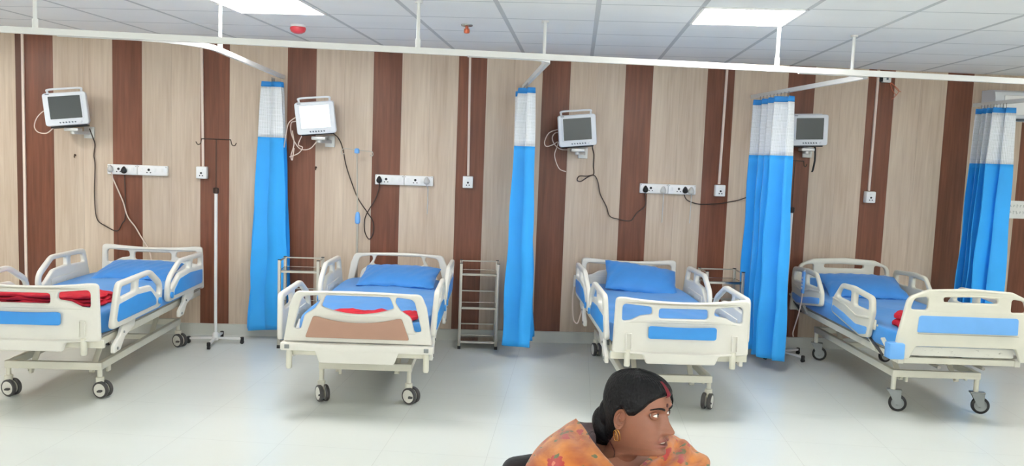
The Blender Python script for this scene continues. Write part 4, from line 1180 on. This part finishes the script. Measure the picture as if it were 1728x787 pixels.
pal_tab = []
def skin_tree():
    """whole body below the neck: pelvis root, spine, arms with five-fingered hands, legs"""
    V, E, Rr = [], [], []
    def v(p, r, parent=None):
        V.append(Vector(p)); Rr.append(r if isinstance(r, tuple) else (r, r))
        if parent is not None: E.append((parent, len(V) - 1))
        return len(V) - 1
    pel = v(PEL, (.115, .125))
    a = v(PEL.lerp(NBp, .35) + Vector((0, 0, .02)), (.105, .115), pel)
    b = v(PEL.lerp(NBp, .68) + Vector((0, 0, .02)), (.105, .125), a)
    ch = v(PEL.lerp(NBp, .88) - Vector((0, 0, .012)), (.078, .088), b)
    v(NBp + Vector((0, 0, .0)) , (.048, .048), ch)
    hands = []
    for s, sh, el, wr in ((1, cam_pt(940, 792, 2.13), None, None), (-1, cam_pt(1152, 806, 2.34), None, None)):
        el = sh + HIPF * .07 - UP * .25 + HIPR * (.05 * s)
        wr = el + HIPF * .19 - UP * .045 - HIPR * (.08 * s)
        cl = v(NBp.lerp(sh, .5) - UP * .03, (.062, .062), ch)
        i = v(sh, (.052, .052), cl); i2 = v(sh.lerp(el, .5), (.043, .043), i); j = v(el, (.037, .037), i2)
        j2 = v(el.lerp(wr, .4), (.036, .036), j); k = v(wr, (.023, .023), j2)
        d = (wr - el).normalized(); lat = d.cross(UP).normalized() * s
        pm = v(wr + d * .045, (.026, .020), k)
        for q, (o, ln, rad) in enumerate(((-.030, .062, .0085), (-.010, .070, .009), (.010, .066, .0088), (.030, .052, .0078))):
            base = wr + d * .085 + lat * o
            f0 = v(base, (rad, rad), pm); f1 = v(base + d * ln * .5 - UP * .004, (rad * .92, rad * .92), f0)
            f2 = v(base + d * ln * .8 - UP * .014, (rad * .85, rad * .85), f1); v(base + d * ln - UP * .026, (rad * .7, rad * .7), f2)
        tb = v(wr + d * .035 - lat * .034, (.011, .011), pm); t1 = v(wr + d * .062 - lat * .050 - UP * .004, (.010, .010), tb); v(wr + d * .088 - lat * .056 - UP * .010, (.0085, .0085), t1)
    for s in (1, -1):
        hp = v(PEL + HIPR * .092 * s - UP * .03 + HIPF * .04, (.088, .088), pel)
        th_ = v(PEL + HIPR * .105 * s - UP * .045 + HIPF * .24, (.076, .076), hp)
        kn = v(PEL + HIPR * .11 * s - UP * .06 + HIPF * .45, (.058, .058), th_)
        kp = Vector(V[kn]); an0 = kp + HIPF * .02; an0.z = .30
        ca = v(an0, (.052, .052), kn); an = kp + HIPF * .03; an.z = .085
        ak = v(an, (.034, .034), ca); he = an + HIPF * .05; he.z = .045; h_ = v(he, (.036, .036), ak)
        to = an + HIPF * .15; to.z = .028; v(to, (.026, .022), h_)
    me = bpy.data.meshes.new('body_tree'); me.from_pydata(V, E, [])
    o = bpy.data.objects.new('body_tree', me); COL.objects.link(o)
    o.modifiers.new('skin', 'SKIN'); sd = o.modifiers.new('sub', 'SUBSURF'); sd.levels = 2; sd.render_levels = 2
    lay = me.skin_vertices[0].data if me.skin_vertices else None
    if lay is None:
        bm = bmesh.new(); bm.from_mesh(me); bm.verts.layers.skin.verify(); bm.to_mesh(me); bm.free(); lay = me.skin_vertices[0].data
    for i, r in enumerate(Rr): lay[i].radius = r; lay[i].use_root = (i == 0)
    dg = bpy.context.evaluated_depsgraph_get(); dg.update()
    out = bpy.data.meshes.new_from_object(o.evaluated_get(dg), depsgraph=dg)
    bpy.data.objects.remove(o); bpy.data.meshes.remove(me)
    return out

person = empty('person', (SEATC.x, SEATC.y, 0), 0, 'seated woman in orange floral sari, head turned aside, black hair tied at the nape', 'person')
PI_ = Matrix.Translation(-person.location)

def build_body():
    mb = MB(); cols = []
    rows = [[HM @ head_pt(p, z) for p in PH] for z in HZ]
    mb.grid(rows, closed_u=True)
    for z in HZ:
        for p in PH:
            q = head_pt(p, z); ax = abs(q.x); c = Vector(SKIN[:3])
            if cos(p) > 0:
                up_ = gau(ax, .022) ** .7 * gau(z + .0540, .0050); lo_ = gau(ax, .020) ** .7 * gau(z + .0690, .0055)
                c = c.lerp(Vector(LIP[:3]), min(1, 1.25 * max(up_, lo_)))
                c = c.lerp(Vector(MOUTH[:3]), min(1, 1.3 * gau(ax, .018) ** 1.3 * gau(z + .0612, .0026)))
            cols.append(c)
    top = len(mb.v); mb.v.append(tuple(HM @ Vector((0, -.004, .1185)))); cols.append(Vector(SKIN[:3]))
    for k in range(NPH): mb.f.append([top, (k + 1) % NPH, k]); mb.mi.append(0); mb.sm.append(True)
    # eyelids: almond-shaped openings around the eyeballs
    for s in (1, -1):
        C = EYE[s]; Rl = .0132
        for upper in (True, False):
            g = []
            for i in range(9):
                row = []
                for k in range(41):
                    az = R(-108 + 216 * k / 40); a = max(0, 1 - ((az - s * R(4)) / R(70)) ** 2)
                    edge = R(27) * a ** .8 - R(3) + s * az * .04 if upper else -R(17) * a - R(3) + s * az * .04
                    far = R(85) if upper else -R(80)
                    el = edge + (far - edge) * i / 8
                    rr = Rl - (.0009 if i == 0 else 0)
                    row.append(HM @ (C + Vector((sin(az) * cos(el), cos(az) * cos(el), sin(el))) * rr))
                g.append(row)
            n0 = len(mb.v); mb.grid(g); cols += [Vector(SKIN[:3]) * (.72 if (j < 41 and upper) else .95) for j in range(len(mb.v) - n0)]
    # ears
    for s in (1, -1):
        n0 = len(mb.v)
        Em = Matrix.Translation((s * .071, -.012, -.002)) @ Matrix.Rotation(s * R(24), 4, 'Z') @ Matrix.Rotation(R(-10), 4, 'X')
        def ear_r(t): return (.0165 + .0035 * sin(t) * (sin(t) > 0), .031 if sin(t) > 0 else .028)
        rings = []
        for f, xo in ((.05, .001), (.3, -.001), (.55, .001), (.72, .005), (.85, .0095), (.95, .011), (1.0, .009), (.98, .005), (.9, .002), (.6, -.004)):
            r = []
            for k in range(32):
                t = 2 * pi * k / 32; a, b = ear_r(t)
                lob = .25 * max(0, -sin(t)) if .5 < f < .9 else 0
                r.append(HM @ (Em @ Vector((s * (xo + .004 * lob), a * cos(t) * f * (1 - .15 * max(0, -sin(t))), b * sin(t) * f))))
            rings.append(r)
        mb.grid(rings, closed_u=True)
        mb.tube([HM @ (Em @ Vector((s * .004, p_[0], p_[1]))) for p_ in smooth_path([(-.004, .018, 0), (-.010, .006, 0), (-.008, -.010, 0), (.004, -.014, 0), (.010, -.006, 0)], 5)], .0028, 7)
        cols += [Vector(SKIN[:3]) * .95] * (len(mb.v) - n0)
    bt = skin_tree()
    n0 = len(mb.v); mb.add([v.co[:] for v in bt.vertices], [list(p.vertices) for p in bt.polygons], True)
    cols += [Vector(SKIN[:3])] * (len(mb.v) - n0)
    bpy.data.meshes.remove(bt)
    mb.v = [tuple(PI_ @ Vector(v)) for v in mb.v]
    me = mb.mesh('body', M['skin']); ca = me.color_attributes.new('tone', 'FLOAT_COLOR', 'POINT')
    for i, c in enumerate(cols): ca.data[i].color = (c.x, c.y, c.z, 1)
    for p in me.polygons: p.use_smooth = True
    o = bpy.data.objects.new('body', me); COL.objects.link(o); o.parent = person
    return o
EYE = {}
for s in (1, -1):
    EYE[s] = Vector((s * .0312, .0723, .0185))
body = build_body()
def wput(mb, name, m):
    mb.v = [tuple(PI_ @ (HM @ Vector(v))) for v in mb.v]
    return mb.build(name, m, person)
# eyes look towards her left
for s in (1, -1):
    mb = MB(); C = EYE[s]; gz = Vector((-.22, .97, .03)).normalized(); a1 = gz.orthogonal().normalized(); a2 = gz.cross(a1)
    def eye_ring(an, n=24): return [C + (gz * cos(an) + (a1 * cos(2 * pi * k / n) + a2 * sin(2 * pi * k / n)) * sin(an)) * .0121 for k in range(n)]
    mb.grid([eye_ring(R(q)) for q in (28, 50, 75, 100, 130, 160, 178)], closed_u=True)
    e = wput(mb, 'eye', M['eyewhite'])
    mi = MB(); mi.grid([[p + gz * .0004 for p in eye_ring(R(q))] for q in (2, 10, 20, 28.5)], closed_u=True)
    mi.v = [tuple(PI_ @ (HM @ Vector(v))) for v in mi.v]; mi.build('iris', M['iris'], e)
    la = MB(); lp = []
    for k in range(25):
        az = R(-60 + 130 * k / 24) * s + s * R(2); a = max(0, 1 - ((az - s * R(4)) / R(70)) ** 2); el = R(27) * a ** .8 - R(3) + s * az * .04
        lp.append(C + Vector((sin(az) * cos(el), cos(az) * cos(el), sin(el))) * .0134)
    la.tube(lp, [.0003 + .0007 * sin(pi * k / 24) for k in range(25)], 6); wput(la, 'eyelash', M['hair'])
    br = MB(); pts = []; rs = []
    for k in range(13):
        t = k / 12; x = s * (.011 + .040 * t); z = .0325 + .0085 * sin(t * 2.2) - .004 * t * t
        ph_ = None; best = 9
        for q in range(-80, 81):
            p_ = R(q); h_ = head_pt(p_, z)
            if abs(h_.x - x) < best: best = abs(h_.x - x); ph_ = p_
        pts.append(head_pt(ph_, z, .0006)); rs.append(.0042 * (1 - .65 * t) * (0.7 + .3 * min(1, t * 6)))
    br.tube(pts, rs, 8); wput(br, 'eyebrow', M['hair'])
tm = MB()
tm.grid([[Vector((.011 * sin(R(a)) * 1.0, .0805 + .0075 * cos(R(a)), z)) for a in range(-75, 76, 15)] for z in (-.0565, -.0600, -.0622)])
wput(tm, 'teeth', M['teeth'])

# hair: follows the skull, edge sinks into the skin along the hairline
def hair_d(phi, z):
    a = abs(phi)
    tab = [(pi, -.095), (2.6, -.09), (2.1, -.06), (1.72, .004), (1.55, .026), (1.35, .010), (1.18, .012), (1.02, .026), (.75, .050), (.4, .063), (0, .066)]
    return z - interp(tab, a)
def sst(x): x = max(0, min(1, x)); return x * x * (3 - 2 * x)
hb = MB()
HZ2 = [z for z in HZ if z > -.105]; rows = []
for z in HZ2:
    r = []
    for p in PH:
        d = hair_d(p, z); off = -.004 + .016 * sst((d + .004) / .022)
        off += .0007 * sin(52 * p + 16 * z) * sst(d / .03)                      # combed strands
        off += .003 * sst((abs(p) - 1.2) / .6) * sst(d / .03)
        if abs(p) < .10 and z > .07: off -= .003 * (1 - abs(p) / .10)                # parting
        r.append(head_pt(p, z, off))
    rows.append(r)
n_ = len(rows[0]); allv = [q for r in rows for q in r]; fs = []
for i in range(len(rows) - 1):
    for k in range(n_):
        q = (k + 1) % n_
        if max(hair_d(PH[k], HZ2[i]), hair_d(PH[q], HZ2[i + 1])) > -.008: fs.append([i * n_ + k, i * n_ + q, (i + 1) * n_ + q, (i + 1) * n_ + k])
allv.append(Vector((0, -.006, .132))); fs += [[len(allv) - 1, (k + 1) % n_, k] for k in range(n_)]
hb.add(allv, fs, True)
def blob(mb, c, rx, ry, rz, tilt=0.0, nz=18, nk=30, wob=.0):
    rows = []
    for i in range(nz + 1):
        t = pi * i / nz; r = []
        for k in range(nk):
            a = 2 * pi * k / nk; w = 1 + wob * sin(a * 9 + t * 3)
            p = Vector((rx * sin(t) * cos(a) * w, ry * sin(t) * sin(a) * w, rz * cos(t)))
            p.rotate(Euler((tilt, 0, 0))); r.append(p + Vector(c))
        rows.append(r)
    mb.grid(rows, closed_u=True)
blob(hb, (0.012, -.098, -.040), .047, .036, .055, R(14), wob=.03)
blob(hb, (0.008, -.080, -.005), .055, .030, .050, R(10), wob=.02)
hb.tube(smooth_path([(.008, -.105, -.06), (-.012, -.118, -.09), (-.035, -.135, -.14), (-.045, -.15, -.20), (-.05, -.16, -.26)], 5), [.030 - .0008 * k for k in range(21)], 14)
rn = random.Random(5)
for k in range(2):                                                                  # stray hairs
    a = Vector((.02 + rn.uniform(0, .03), -.118 + rn.uniform(-.01, .01), -.02 - rn.uniform(0, .06)))
    hb.tube(smooth_path([a, a + Vector((rn.uniform(0, .01), -.014, rn.uniform(-.004, .008))), a + Vector((rn.uniform(0, .015), -.026, rn.uniform(-.02, .004)))], 4), .0005, 4)
for k in range(7):
    p0 = -1.05 + rn.uniform(-.12, .12); z0 = .07 + rn.uniform(-.01, .012); a = head_pt(p0, z0, .008)
    hb.tube(smooth_path([a, a + Vector((-.010, .010, -.010)), a + Vector((-.014, .010, -.03)), a + Vector((-.010, .0, -.05))], 4), .0011, 5)
blob(hb, (-.060, .050, .058), .012, .024, .026, R(20), wob=.05)
hair = wput(hb, 'hair', M['hair'])
sd = MB(); rows = []
for k in range(9):
    t = k / 8; z = .0665 + .034 * t; w = .0105 * (1 - .55 * t)
    c = head_pt(0, z, .0115 * sst(.45 + t * 3)); rows.append([c + Vector((x, .0016 - .0010 * abs(x) / w, 0)) for x in (-w, -w * .5, 0, w * .5, w)])
sd.grid(rows); wput(sd, 'vermilion_parting', M['sindoor'])
bd = MB(); c = head_pt(0, .0445, .0)
bd.grid([[c + Vector((r_ * cos(2 * pi * k / 18), h_, r_ * sin(2 * pi * k / 18))) for k in range(18)] for r_, h_ in ((.0058, -.001), (.0056, .0010), (.0038, .0016), (.0004, .0017))], closed_u=True)
wput(bd, 'bindi', M['bead'])
for s in (1, -1):
    er = MB(); c = Vector((s * .0775, -.016, -.046))
    er.tube([c + Vector((s * .004 * sin(2 * pi * k / 28), .0075 * cos(2 * pi * k / 28) + .002, .0165 * sin(2 * pi * k / 28))) for k in range(28)], .0013, 8, closed=True)
    er.tube([c + Vector((s * .004 + s * .003 * sin(2 * pi * k / 28), .0060 * cos(2 * pi * k / 28) - .003, .0150 * sin(2 * pi * k / 28) - .001)) for k in range(28)], .0010, 8, closed=True)
    er.lathe([(.0024, -.0015), (.003, 0), (.0024, .0015)], c + Vector((0, .001, .017)), seg=10)
    wput(er, 'earring', M['gold'])
nk = MB(); pts = []
for k in range(49):
    a = 2 * pi * k / 48; p = head_pt(a, -.070 - .115 * ((1 + cos(a)) / 2) ** 1.5, .0035); pts.append(p)
for i in range(len(pts) - 1):
    for q in (0, .5): 
        c = pts[i].lerp(pts[i + 1], q); blob(nk, c, .0019, .0019, .0019, nz=4, nk=6)
wput(nk, 'bead_necklace', M['bead'])

# ---- sari: printed cotton laid over both shoulders, blouse underneath
def sari_material():
    m, nt, b = new_mat('orange_floral_sari')
    L = nt.links.new
    uv = N(nt, 'ShaderNodeUVMap'); mp = N(nt, 'ShaderNodeMapping'); L(uv.outputs[0], mp.inputs[0])
    ns = N(nt, 'ShaderNodeTexNoise'); ns.inputs['Scale'].default_value = 9; ns.inputs['Detail'].default_value = 4; L(mp.outputs[0], ns.inputs['Vector'])
    base = N(nt, 'ShaderNodeValToRGB'); base.color_ramp.elements[0].position = .38; base.color_ramp.elements[0].color = rgb(168, 78, 22)
    base.color_ramp.elements[1].position = .62; base.color_ramp.elements[1].color = rgb(216, 130, 42); L(ns.outputs['Fac'], base.inputs[0])
    prev = base.outputs[0]
    def motif(scale, thr, colr, off, dist, rnd=1.0):
        nonlocal prev
        mm = N(nt, 'ShaderNodeMapping'); mm.inputs['Location'].default_value = off; mm.inputs['Scale'].default_value = (1, dist, 1); L(uv.outputs[0], mm.inputs[0])
        wn = N(nt, 'ShaderNodeTexNoise'); wn.inputs['Scale'].default_value = 45; L(mm.outputs[0], wn.inputs['Vector'])
        ad = N(nt, 'ShaderNodeMix', data_type='VECTOR'); ad.inputs['Factor'].default_value = .035; L(mm.outputs[0], ad.inputs['A']); L(wn.outputs['Color'], ad.inputs['B'])
        vo = N(nt, 'ShaderNodeTexVoronoi'); vo.inputs['Scale'].default_value = scale; vo.inputs['Randomness'].default_value = rnd; L(ad.outputs['Result'], vo.inputs['Vector'])
        lt = N(nt, 'ShaderNodeMath', operation='LESS_THAN'); L(vo.outputs['Distance'], lt.inputs[0]); lt.inputs[1].default_value = thr
        mx = N(nt, 'ShaderNodeMix', data_type='RGBA'); L(lt.outputs[0], mx.inputs['Factor']); L(prev, mx.inputs['A']); mx.inputs['B'].default_value = colr
        prev = mx.outputs['Result']
    motif(7, .17, rgb(206, 96, 58), (.3, .1, 0), 1)
    motif(9, .25, rgb(104, 92, 40), (.52, .33, 0), 1.6)
    motif(9, .29, rgb(178, 42, 36), (.37, .15, 0), .9)
    motif(13, .20, rgb(84, 98, 50), (.7, .2, 0), 2.0)
    motif(9, .09, rgb(214, 120, 96), (.37, .15, 0), .9)
    L(prev, b.inputs['Base Color']); b.inputs['Roughness'].default_value = .75; b.inputs['Sheen Weight'].default_value = .25
    bn = N(nt, 'ShaderNodeTexNoise'); bn.inputs['Scale'].default_value = 22; L(mp.outputs[0], bn.inputs['Vector'])
    bp = N(nt, 'ShaderNodeBump'); bp.inputs['Strength'].default_value = .25; bp.inputs['Distance'].default_value = .01; L(bn.outputs['Fac'], bp.inputs['Height']); L(bp.outputs[0], b.inputs['Normal'])
    return m
M['sari'] = sari_material()
def cr(P, t):
    """Catmull-Rom through a list of vectors, t in 0..1"""
    n = len(P) - 1; f = min(max(t * n, 0), n - 1e-6); i = int(f); t = f - i
    p1, p2 = P[i], P[i + 1]; p0 = P[i - 1] if i > 0 else p1 * 2 - p2; p3 = P[i + 2] if i + 2 <= n else p2 * 2 - p1
    return 0.5 * ((2 * p1) + (-p0 + p2) * t + (2 * p0 - 5 * p1 + 4 * p2 - p3) * t * t + (-p0 + 3 * p1 - 3 * p2 + p3) * t ** 3)
def cloth(name, cols, m, fold, nu=60, nv=90, thick=.0025):
    """cols: columns of control points running down the cloth"""
    C = [[cam_pt(*q) for q in c] for c in cols]; rows = []
    for j in range(nv + 1):
        v = j / nv; P = [cr(c, v) for c in C]; rows.append([cr(P, i / nu) for i in range(nu + 1)])
    out = []
    for j in range(nv + 1):
        r = []
        for i in range(nu + 1):
            a = rows[j][max(i - 1, 0)]; b = rows[j][min(i + 1, nu)]; c = rows[max(j - 1, 0)][i]; d = rows[min(j + 1, nv)][i]
            n = (b - a).cross(d - c)
            n = n.normalized() if n.length > 1e-9 else Vector((0, 0, 1))
            r.append(rows[j][i] + n * fold(i / nu, j / nv))
        out.append(r)
    mb = MB(); mb.grid([[PI_ @ p for p in r] for r in out]); me = mb.mesh(name, m)
    uvl = me.uv_layers.new(name='UVMap'); us = [0]; vs = [0]
    jm = nv // 3
    for i in range(nu): us.append(us[-1] + (rows[jm][i + 1] - rows[jm][i]).length)
    for j in range(nv): vs.append(vs[-1] + (rows[j + 1][nu // 3] - rows[j][nu // 3]).length)
    for p in me.polygons:
        for li, vi in zip(p.loop_indices, p.vertices): uvl.data[li].uv = (us[vi % (nu + 1)], vs[vi // (nu + 1)])
    o = bpy.data.objects.new(name, me); COL.objects.link(o); o.parent = person
    s_ = o.modifiers.new('thickness', 'SOLIDIFY'); s_.thickness = thick; s_.offset = 0
    return o
# over her right shoulder: neckline edge -> shoulder crest -> outer arm -> round the back
colsA = [
 [(972, 707, 2.30), (985, 722, 2.22), (1000, 745, 2.13), (1018, 768, 2.07), (1036, 788, 2.03), (1050, 815, 2.00), (1058, 860, 1.98), (1055, 960, 2.00), (1040, 1080, 2.02)],
 [(969, 709, 2.32), (968, 726, 2.20), (974, 748, 2.08), (984, 773, 2.01), (996, 798, 1.97), (1006, 835, 1.95), (1010, 890, 1.94), (1008, 980, 1.96), (990, 1090, 1.98)],
 [(962, 713, 2.35), (946, 731, 2.23), (936, 754, 2.12), (934, 782, 2.05), (938, 810, 2.01), (942, 850, 1.99), (945, 905, 1.98), (940, 990, 2.00), (925, 1100, 2.02)],
 [(956, 717, 2.40), (930, 736, 2.32), (909, 756, 2.24), (896, 774, 2.19), (887, 794, 2.16), (881, 830, 2.14), (878, 885, 2.14), (875, 980, 2.16), (870, 1090, 2.18)],
 [(968, 714, 2.46), (946, 736, 2.46), (926, 758, 2.44), (914, 782, 2.42), (908, 808, 2.40), (905, 850, 2.39), (903, 900, 2.38), (902, 980, 2.38), (900, 1080, 2.38)],
 [(986, 742, 2.50), (982, 756, 2.51), (978, 768, 2.52), (970, 795, 2.52), (966, 825, 2.51), (964, 870, 2.50), (962, 920, 2.49), (960, 990, 2.48), (960, 1080, 2.48)]]
def foldA(u, v):
    k = sst(v * 5) * (1 - sst((u - .55) * 5) * .5)
    return (.0035 * sin(19 * u + 5 * v + .5) + .002 * sin(33 * u - 8 * v)) * k * min(1, u * 6)
cloth('sari_drape', colsA, M['sari'], foldA)
# over her left shoulder, in deeper gathers
colsB = [
 [(1100, 728, 2.40), (1108, 748, 2.32), (1096, 772, 2.22), (1077, 790, 2.13), (1064, 815, 2.05), (1060, 860, 2.00), (1060, 960, 2.01), (1055, 1080, 2.03)],
 [(1122, 729, 2.41), (1126, 749, 2.31), (1120, 773, 2.22), (1108, 796, 2.14), (1098, 830, 2.08), (1094, 880, 2.05), (1086, 965, 2.05), (1075, 1085, 2.05)],
 [(1134, 734, 2.44), (1148, 750, 2.36), (1154, 772, 2.28), (1152, 798, 2.22), (1145, 838, 2.17), (1138, 890, 2.13), (1124, 970, 2.11), (1110, 1085, 2.10)],
 [(1143, 739, 2.50), (1168, 756, 2.45), (1187, 774, 2.40), (1200, 789, 2.36), (1208, 820, 2.33), (1208, 870, 2.30), (1196, 960, 2.27), (1180, 1080, 2.24)],
 [(1136, 742, 2.56), (1150, 762, 2.58), (1165, 782, 2.58), (1174, 802, 2.56), (1178, 832, 2.54), (1176, 880, 2.50), (1168, 960, 2.46), (1150, 1080, 2.42)],
 [(1105, 744, 2.56), (1112, 770, 2.60), (1120, 795, 2.61), (1124, 820, 2.60), (1124, 850, 2.58), (1120, 900, 2.54), (1110, 970, 2.50), (1100, 1080, 2.46)]]
def foldB(u, v):
    w = sin(30 * u + 16 * v + 1.2); w = math.copysign(abs(w) ** .7, w)
    return (.0075 * w + .004 * sin(17 * v - 23 * u)) * sst(u * 8) * sst(v * 9) * (1 - .5 * sst((u - .6) * 4))
cloth('sari_drape', colsB, M['sari'], foldB)
cloth('blouse_collar', [[(973, 711, 2.36), (984, 727, 2.29), (1000, 750, 2.19), (1016, 775, 2.12)], [(992, 714, 2.37), (999, 730, 2.32), (1009, 752, 2.24), (1022, 778, 2.16)], [(1014, 717, 2.37), (1017, 733, 2.33), (1021, 752, 2.28), (1030, 780, 2.20)]],
      M['blouse'], lambda u, v: .002 * sin(20 * v + 6 * u), nu=20, nv=24)
# blouse and the back of the torso
bl = MB(); rows = []
TR_ = (cam_pt(940, 792, 2.13) - cam_pt(1152, 806, 2.34)).normalized(); TF_ = UP.cross(TR_).normalized()
if TF_.dot(CAXF) > 0: TF_ = -TF_
for t, w, d, dz in ((.0, .082, .070, 0), (.06, .105, .082, -.004), (.14, .145, .094, -.01), (.26, .162, .108, 0), (.42, .156, .118, 0), (.60, .142, .118, 0), (.80, .146, .124, 0), (.95, .165, .135, 0), (1.05, .175, .14, 0)):
    c = NBp.lerp(PEL, t) + UP * dz - TF_ * .028
    rt = TR_.lerp(HIPR, min(1, max(0, t))).normalized(); ft = UP.cross(rt).normalized()
    if ft.dot(TF_) < 0: ft = -ft
    rows.append([PI_ @ (c + rt * w * cos(2 * pi * k / 40) + ft * d * sin(2 * pi * k / 40) - UP * (.05 * max(0, sin(2 * pi * k / 40)) * (1 - min(1, max(0, t) * 3)))) for k in range(40)])
bl.grid(rows, closed_u=True); bl.build('blouse', M['blouse'], person)
# sari skirt over hips and legs
sk_ = MB(); rows = []
for t, w, h, c in ((0, .165, .155, PEL - HIPF * .10), (.1, .185, .150, PEL + HIPF * .0), (.35, .20, .125, PEL + HIPF * .16 - UP * .03), (.6, .205, .110, PEL + HIPF * .30 - UP * .045), (.85, .20, .095, PEL + HIPF * .44 - UP * .055)):
    rows.append([PI_ @ (c + HIPR * w * cos(a) * (1 + .02 * sin(9 * a + t * 5)) + UP * h * sin(a) * (.72 if sin(a) < 0 else 1)) for a in [2 * pi * k / 48 for k in range(48)]])
for c, dz, w, h in ((.50, -.12, .20, .10), (.53, -.24, .20, .11), (.55, -.36, .205, .125), (.56, -.47, .215, .14)):
    cc = PEL + HIPF * c + UP * dz
    rows.append([PI_ @ (cc + HIPR * w * cos(a) * (1 + .03 * sin(11 * a)) + (HIPF * h * sin(a) if True else 0) - HIPF * .06 * 0) for a in [2 * pi * k / 48 for k in range(48)]])
sk_.grid(rows, closed_u=True)
me = sk_.mesh('sari_skirt', M['sari']); uvl = me.uv_layers.new(name='UVMap')
for p in me.polygons:
    for li, vi in zip(p.loop_indices, p.vertices): uvl.data[li].uv = ((vi % 48) / 48 * 1.1, (vi // 48) * .12)
o = bpy.data.objects.new('sari_skirt', me); COL.objects.link(o); o.parent = person
for s in (1, -1):                                                                   # sandals under her feet
    an = PEL + HIPR * .11 * s + HIPF * .48; an.z = 0
    sb = MB(); rz_ = math.atan2(HIPF.y, HIPF.x)
    sb.box(PI_ @ (an + HIPF * .07 + UP * .008), (.25, .09, .016), rot=Euler((0, 0, rz_)), bev=.007)
    sb.tube([PI_ @ (an + HIPF * .10 + HIPR * q + UP * (.016 + .045 * (1 - (q / .042) ** 2))) for q in (-.042, -.03, -.015, 0, .015, .03, .042)], .007, 8)
    sb.build('sandal', M['chair'], person)

# ---- her chair
CHF = (RH * cos(R(62)) - FH * sin(R(62))).normalized()
SEATC = SEATC - RH * .03
t = empty('chair', (SEATC.x, SEATC.y, 0), math.atan2(CHF.y, CHF.x), 'charcoal plastic chair carrying the seated woman, its back corner showing at her side', 'chair')
s_ = MB(); rows = []
for i in range(13):
    u = -1 + i / 6; r = []
    for k in range(13):
        v = -1 + k / 6; e = max(abs(u), abs(v)) ** 6
        r.append((.225 * u, .225 * v, .440 - .014 * (1 - u * u) * (1 - v * v) - .012 * e))
    rows.append(r)
s_.grid(rows); st = s_.build('seat', M['chair'], t); st.modifiers.new('thick', 'SOLIDIFY').thickness = .018
bk = rpoly([(-.215, .50, .04), (-.232, .785, .05), (.232, .785, .05), (.215, .50, .04)], .04)
sl = [rpoly([(x - .012, .54), (x + .012, .54), (x + .012, .70), (x - .012, .70)], .011) for x in (-.12, -.06, 0, .06, .12)]
plate('backrest', [bk] + sl, .022, .008, lambda u, v, w: (-.235 - (v - .44) * .22 - .03 * (1 - (u / .23) ** 2) + w, u, v), M['chair'], t)
for sx in (-1, 1):
    MB().bar((-.20, sx * .19, .43), (-.245, sx * .205, .56), .03, .03, bev=.006).build('back_support', M['chair'], t)
    for sy in (-1, 1):
        MB().bar((sx * .19, sy * .19, .435), (sx * .23, sy * .215, .0), .034, .034, bev=.006).build('leg', M['chair'], t)
# ==================================================================== light
# daylight for the added windows, its lower half made brighter to lift the ceiling
W = bpy.data.worlds.new('daylight'); SC.world = W; W.use_nodes = True
nt = W.node_tree; bg = nt.nodes['Background']
tc = N(nt, 'ShaderNodeTexCoord'); sx = N(nt, 'ShaderNodeSeparateXYZ'); nt.links.new(tc.outputs['Generated'], sx.inputs[0])
rp = N(nt, 'ShaderNodeValToRGB')
mr = N(nt, 'ShaderNodeMapRange'); mr.inputs['From Min'].default_value = -1; mr.inputs['From Max'].default_value = 1
nt.links.new(sx.outputs[2], mr.inputs['Value']); nt.links.new(mr.outputs[0], rp.inputs[0])
e = rp.color_ramp.elements
e[0].position = .40; e[0].color = (1.0, .99, .95, 1)
e[1].position = .55; e[1].color = (.72, .75, .78, 1)
nt.links.new(rp.outputs[0], bg.inputs['Color'])
bg.inputs['Strength'].default_value = 3.2
SC.view_settings.exposure = 0.4
SC.cycles.max_bounces = 12; SC.cycles.diffuse_bounces = 8; SC.cycles.sample_clamp_indirect = 6
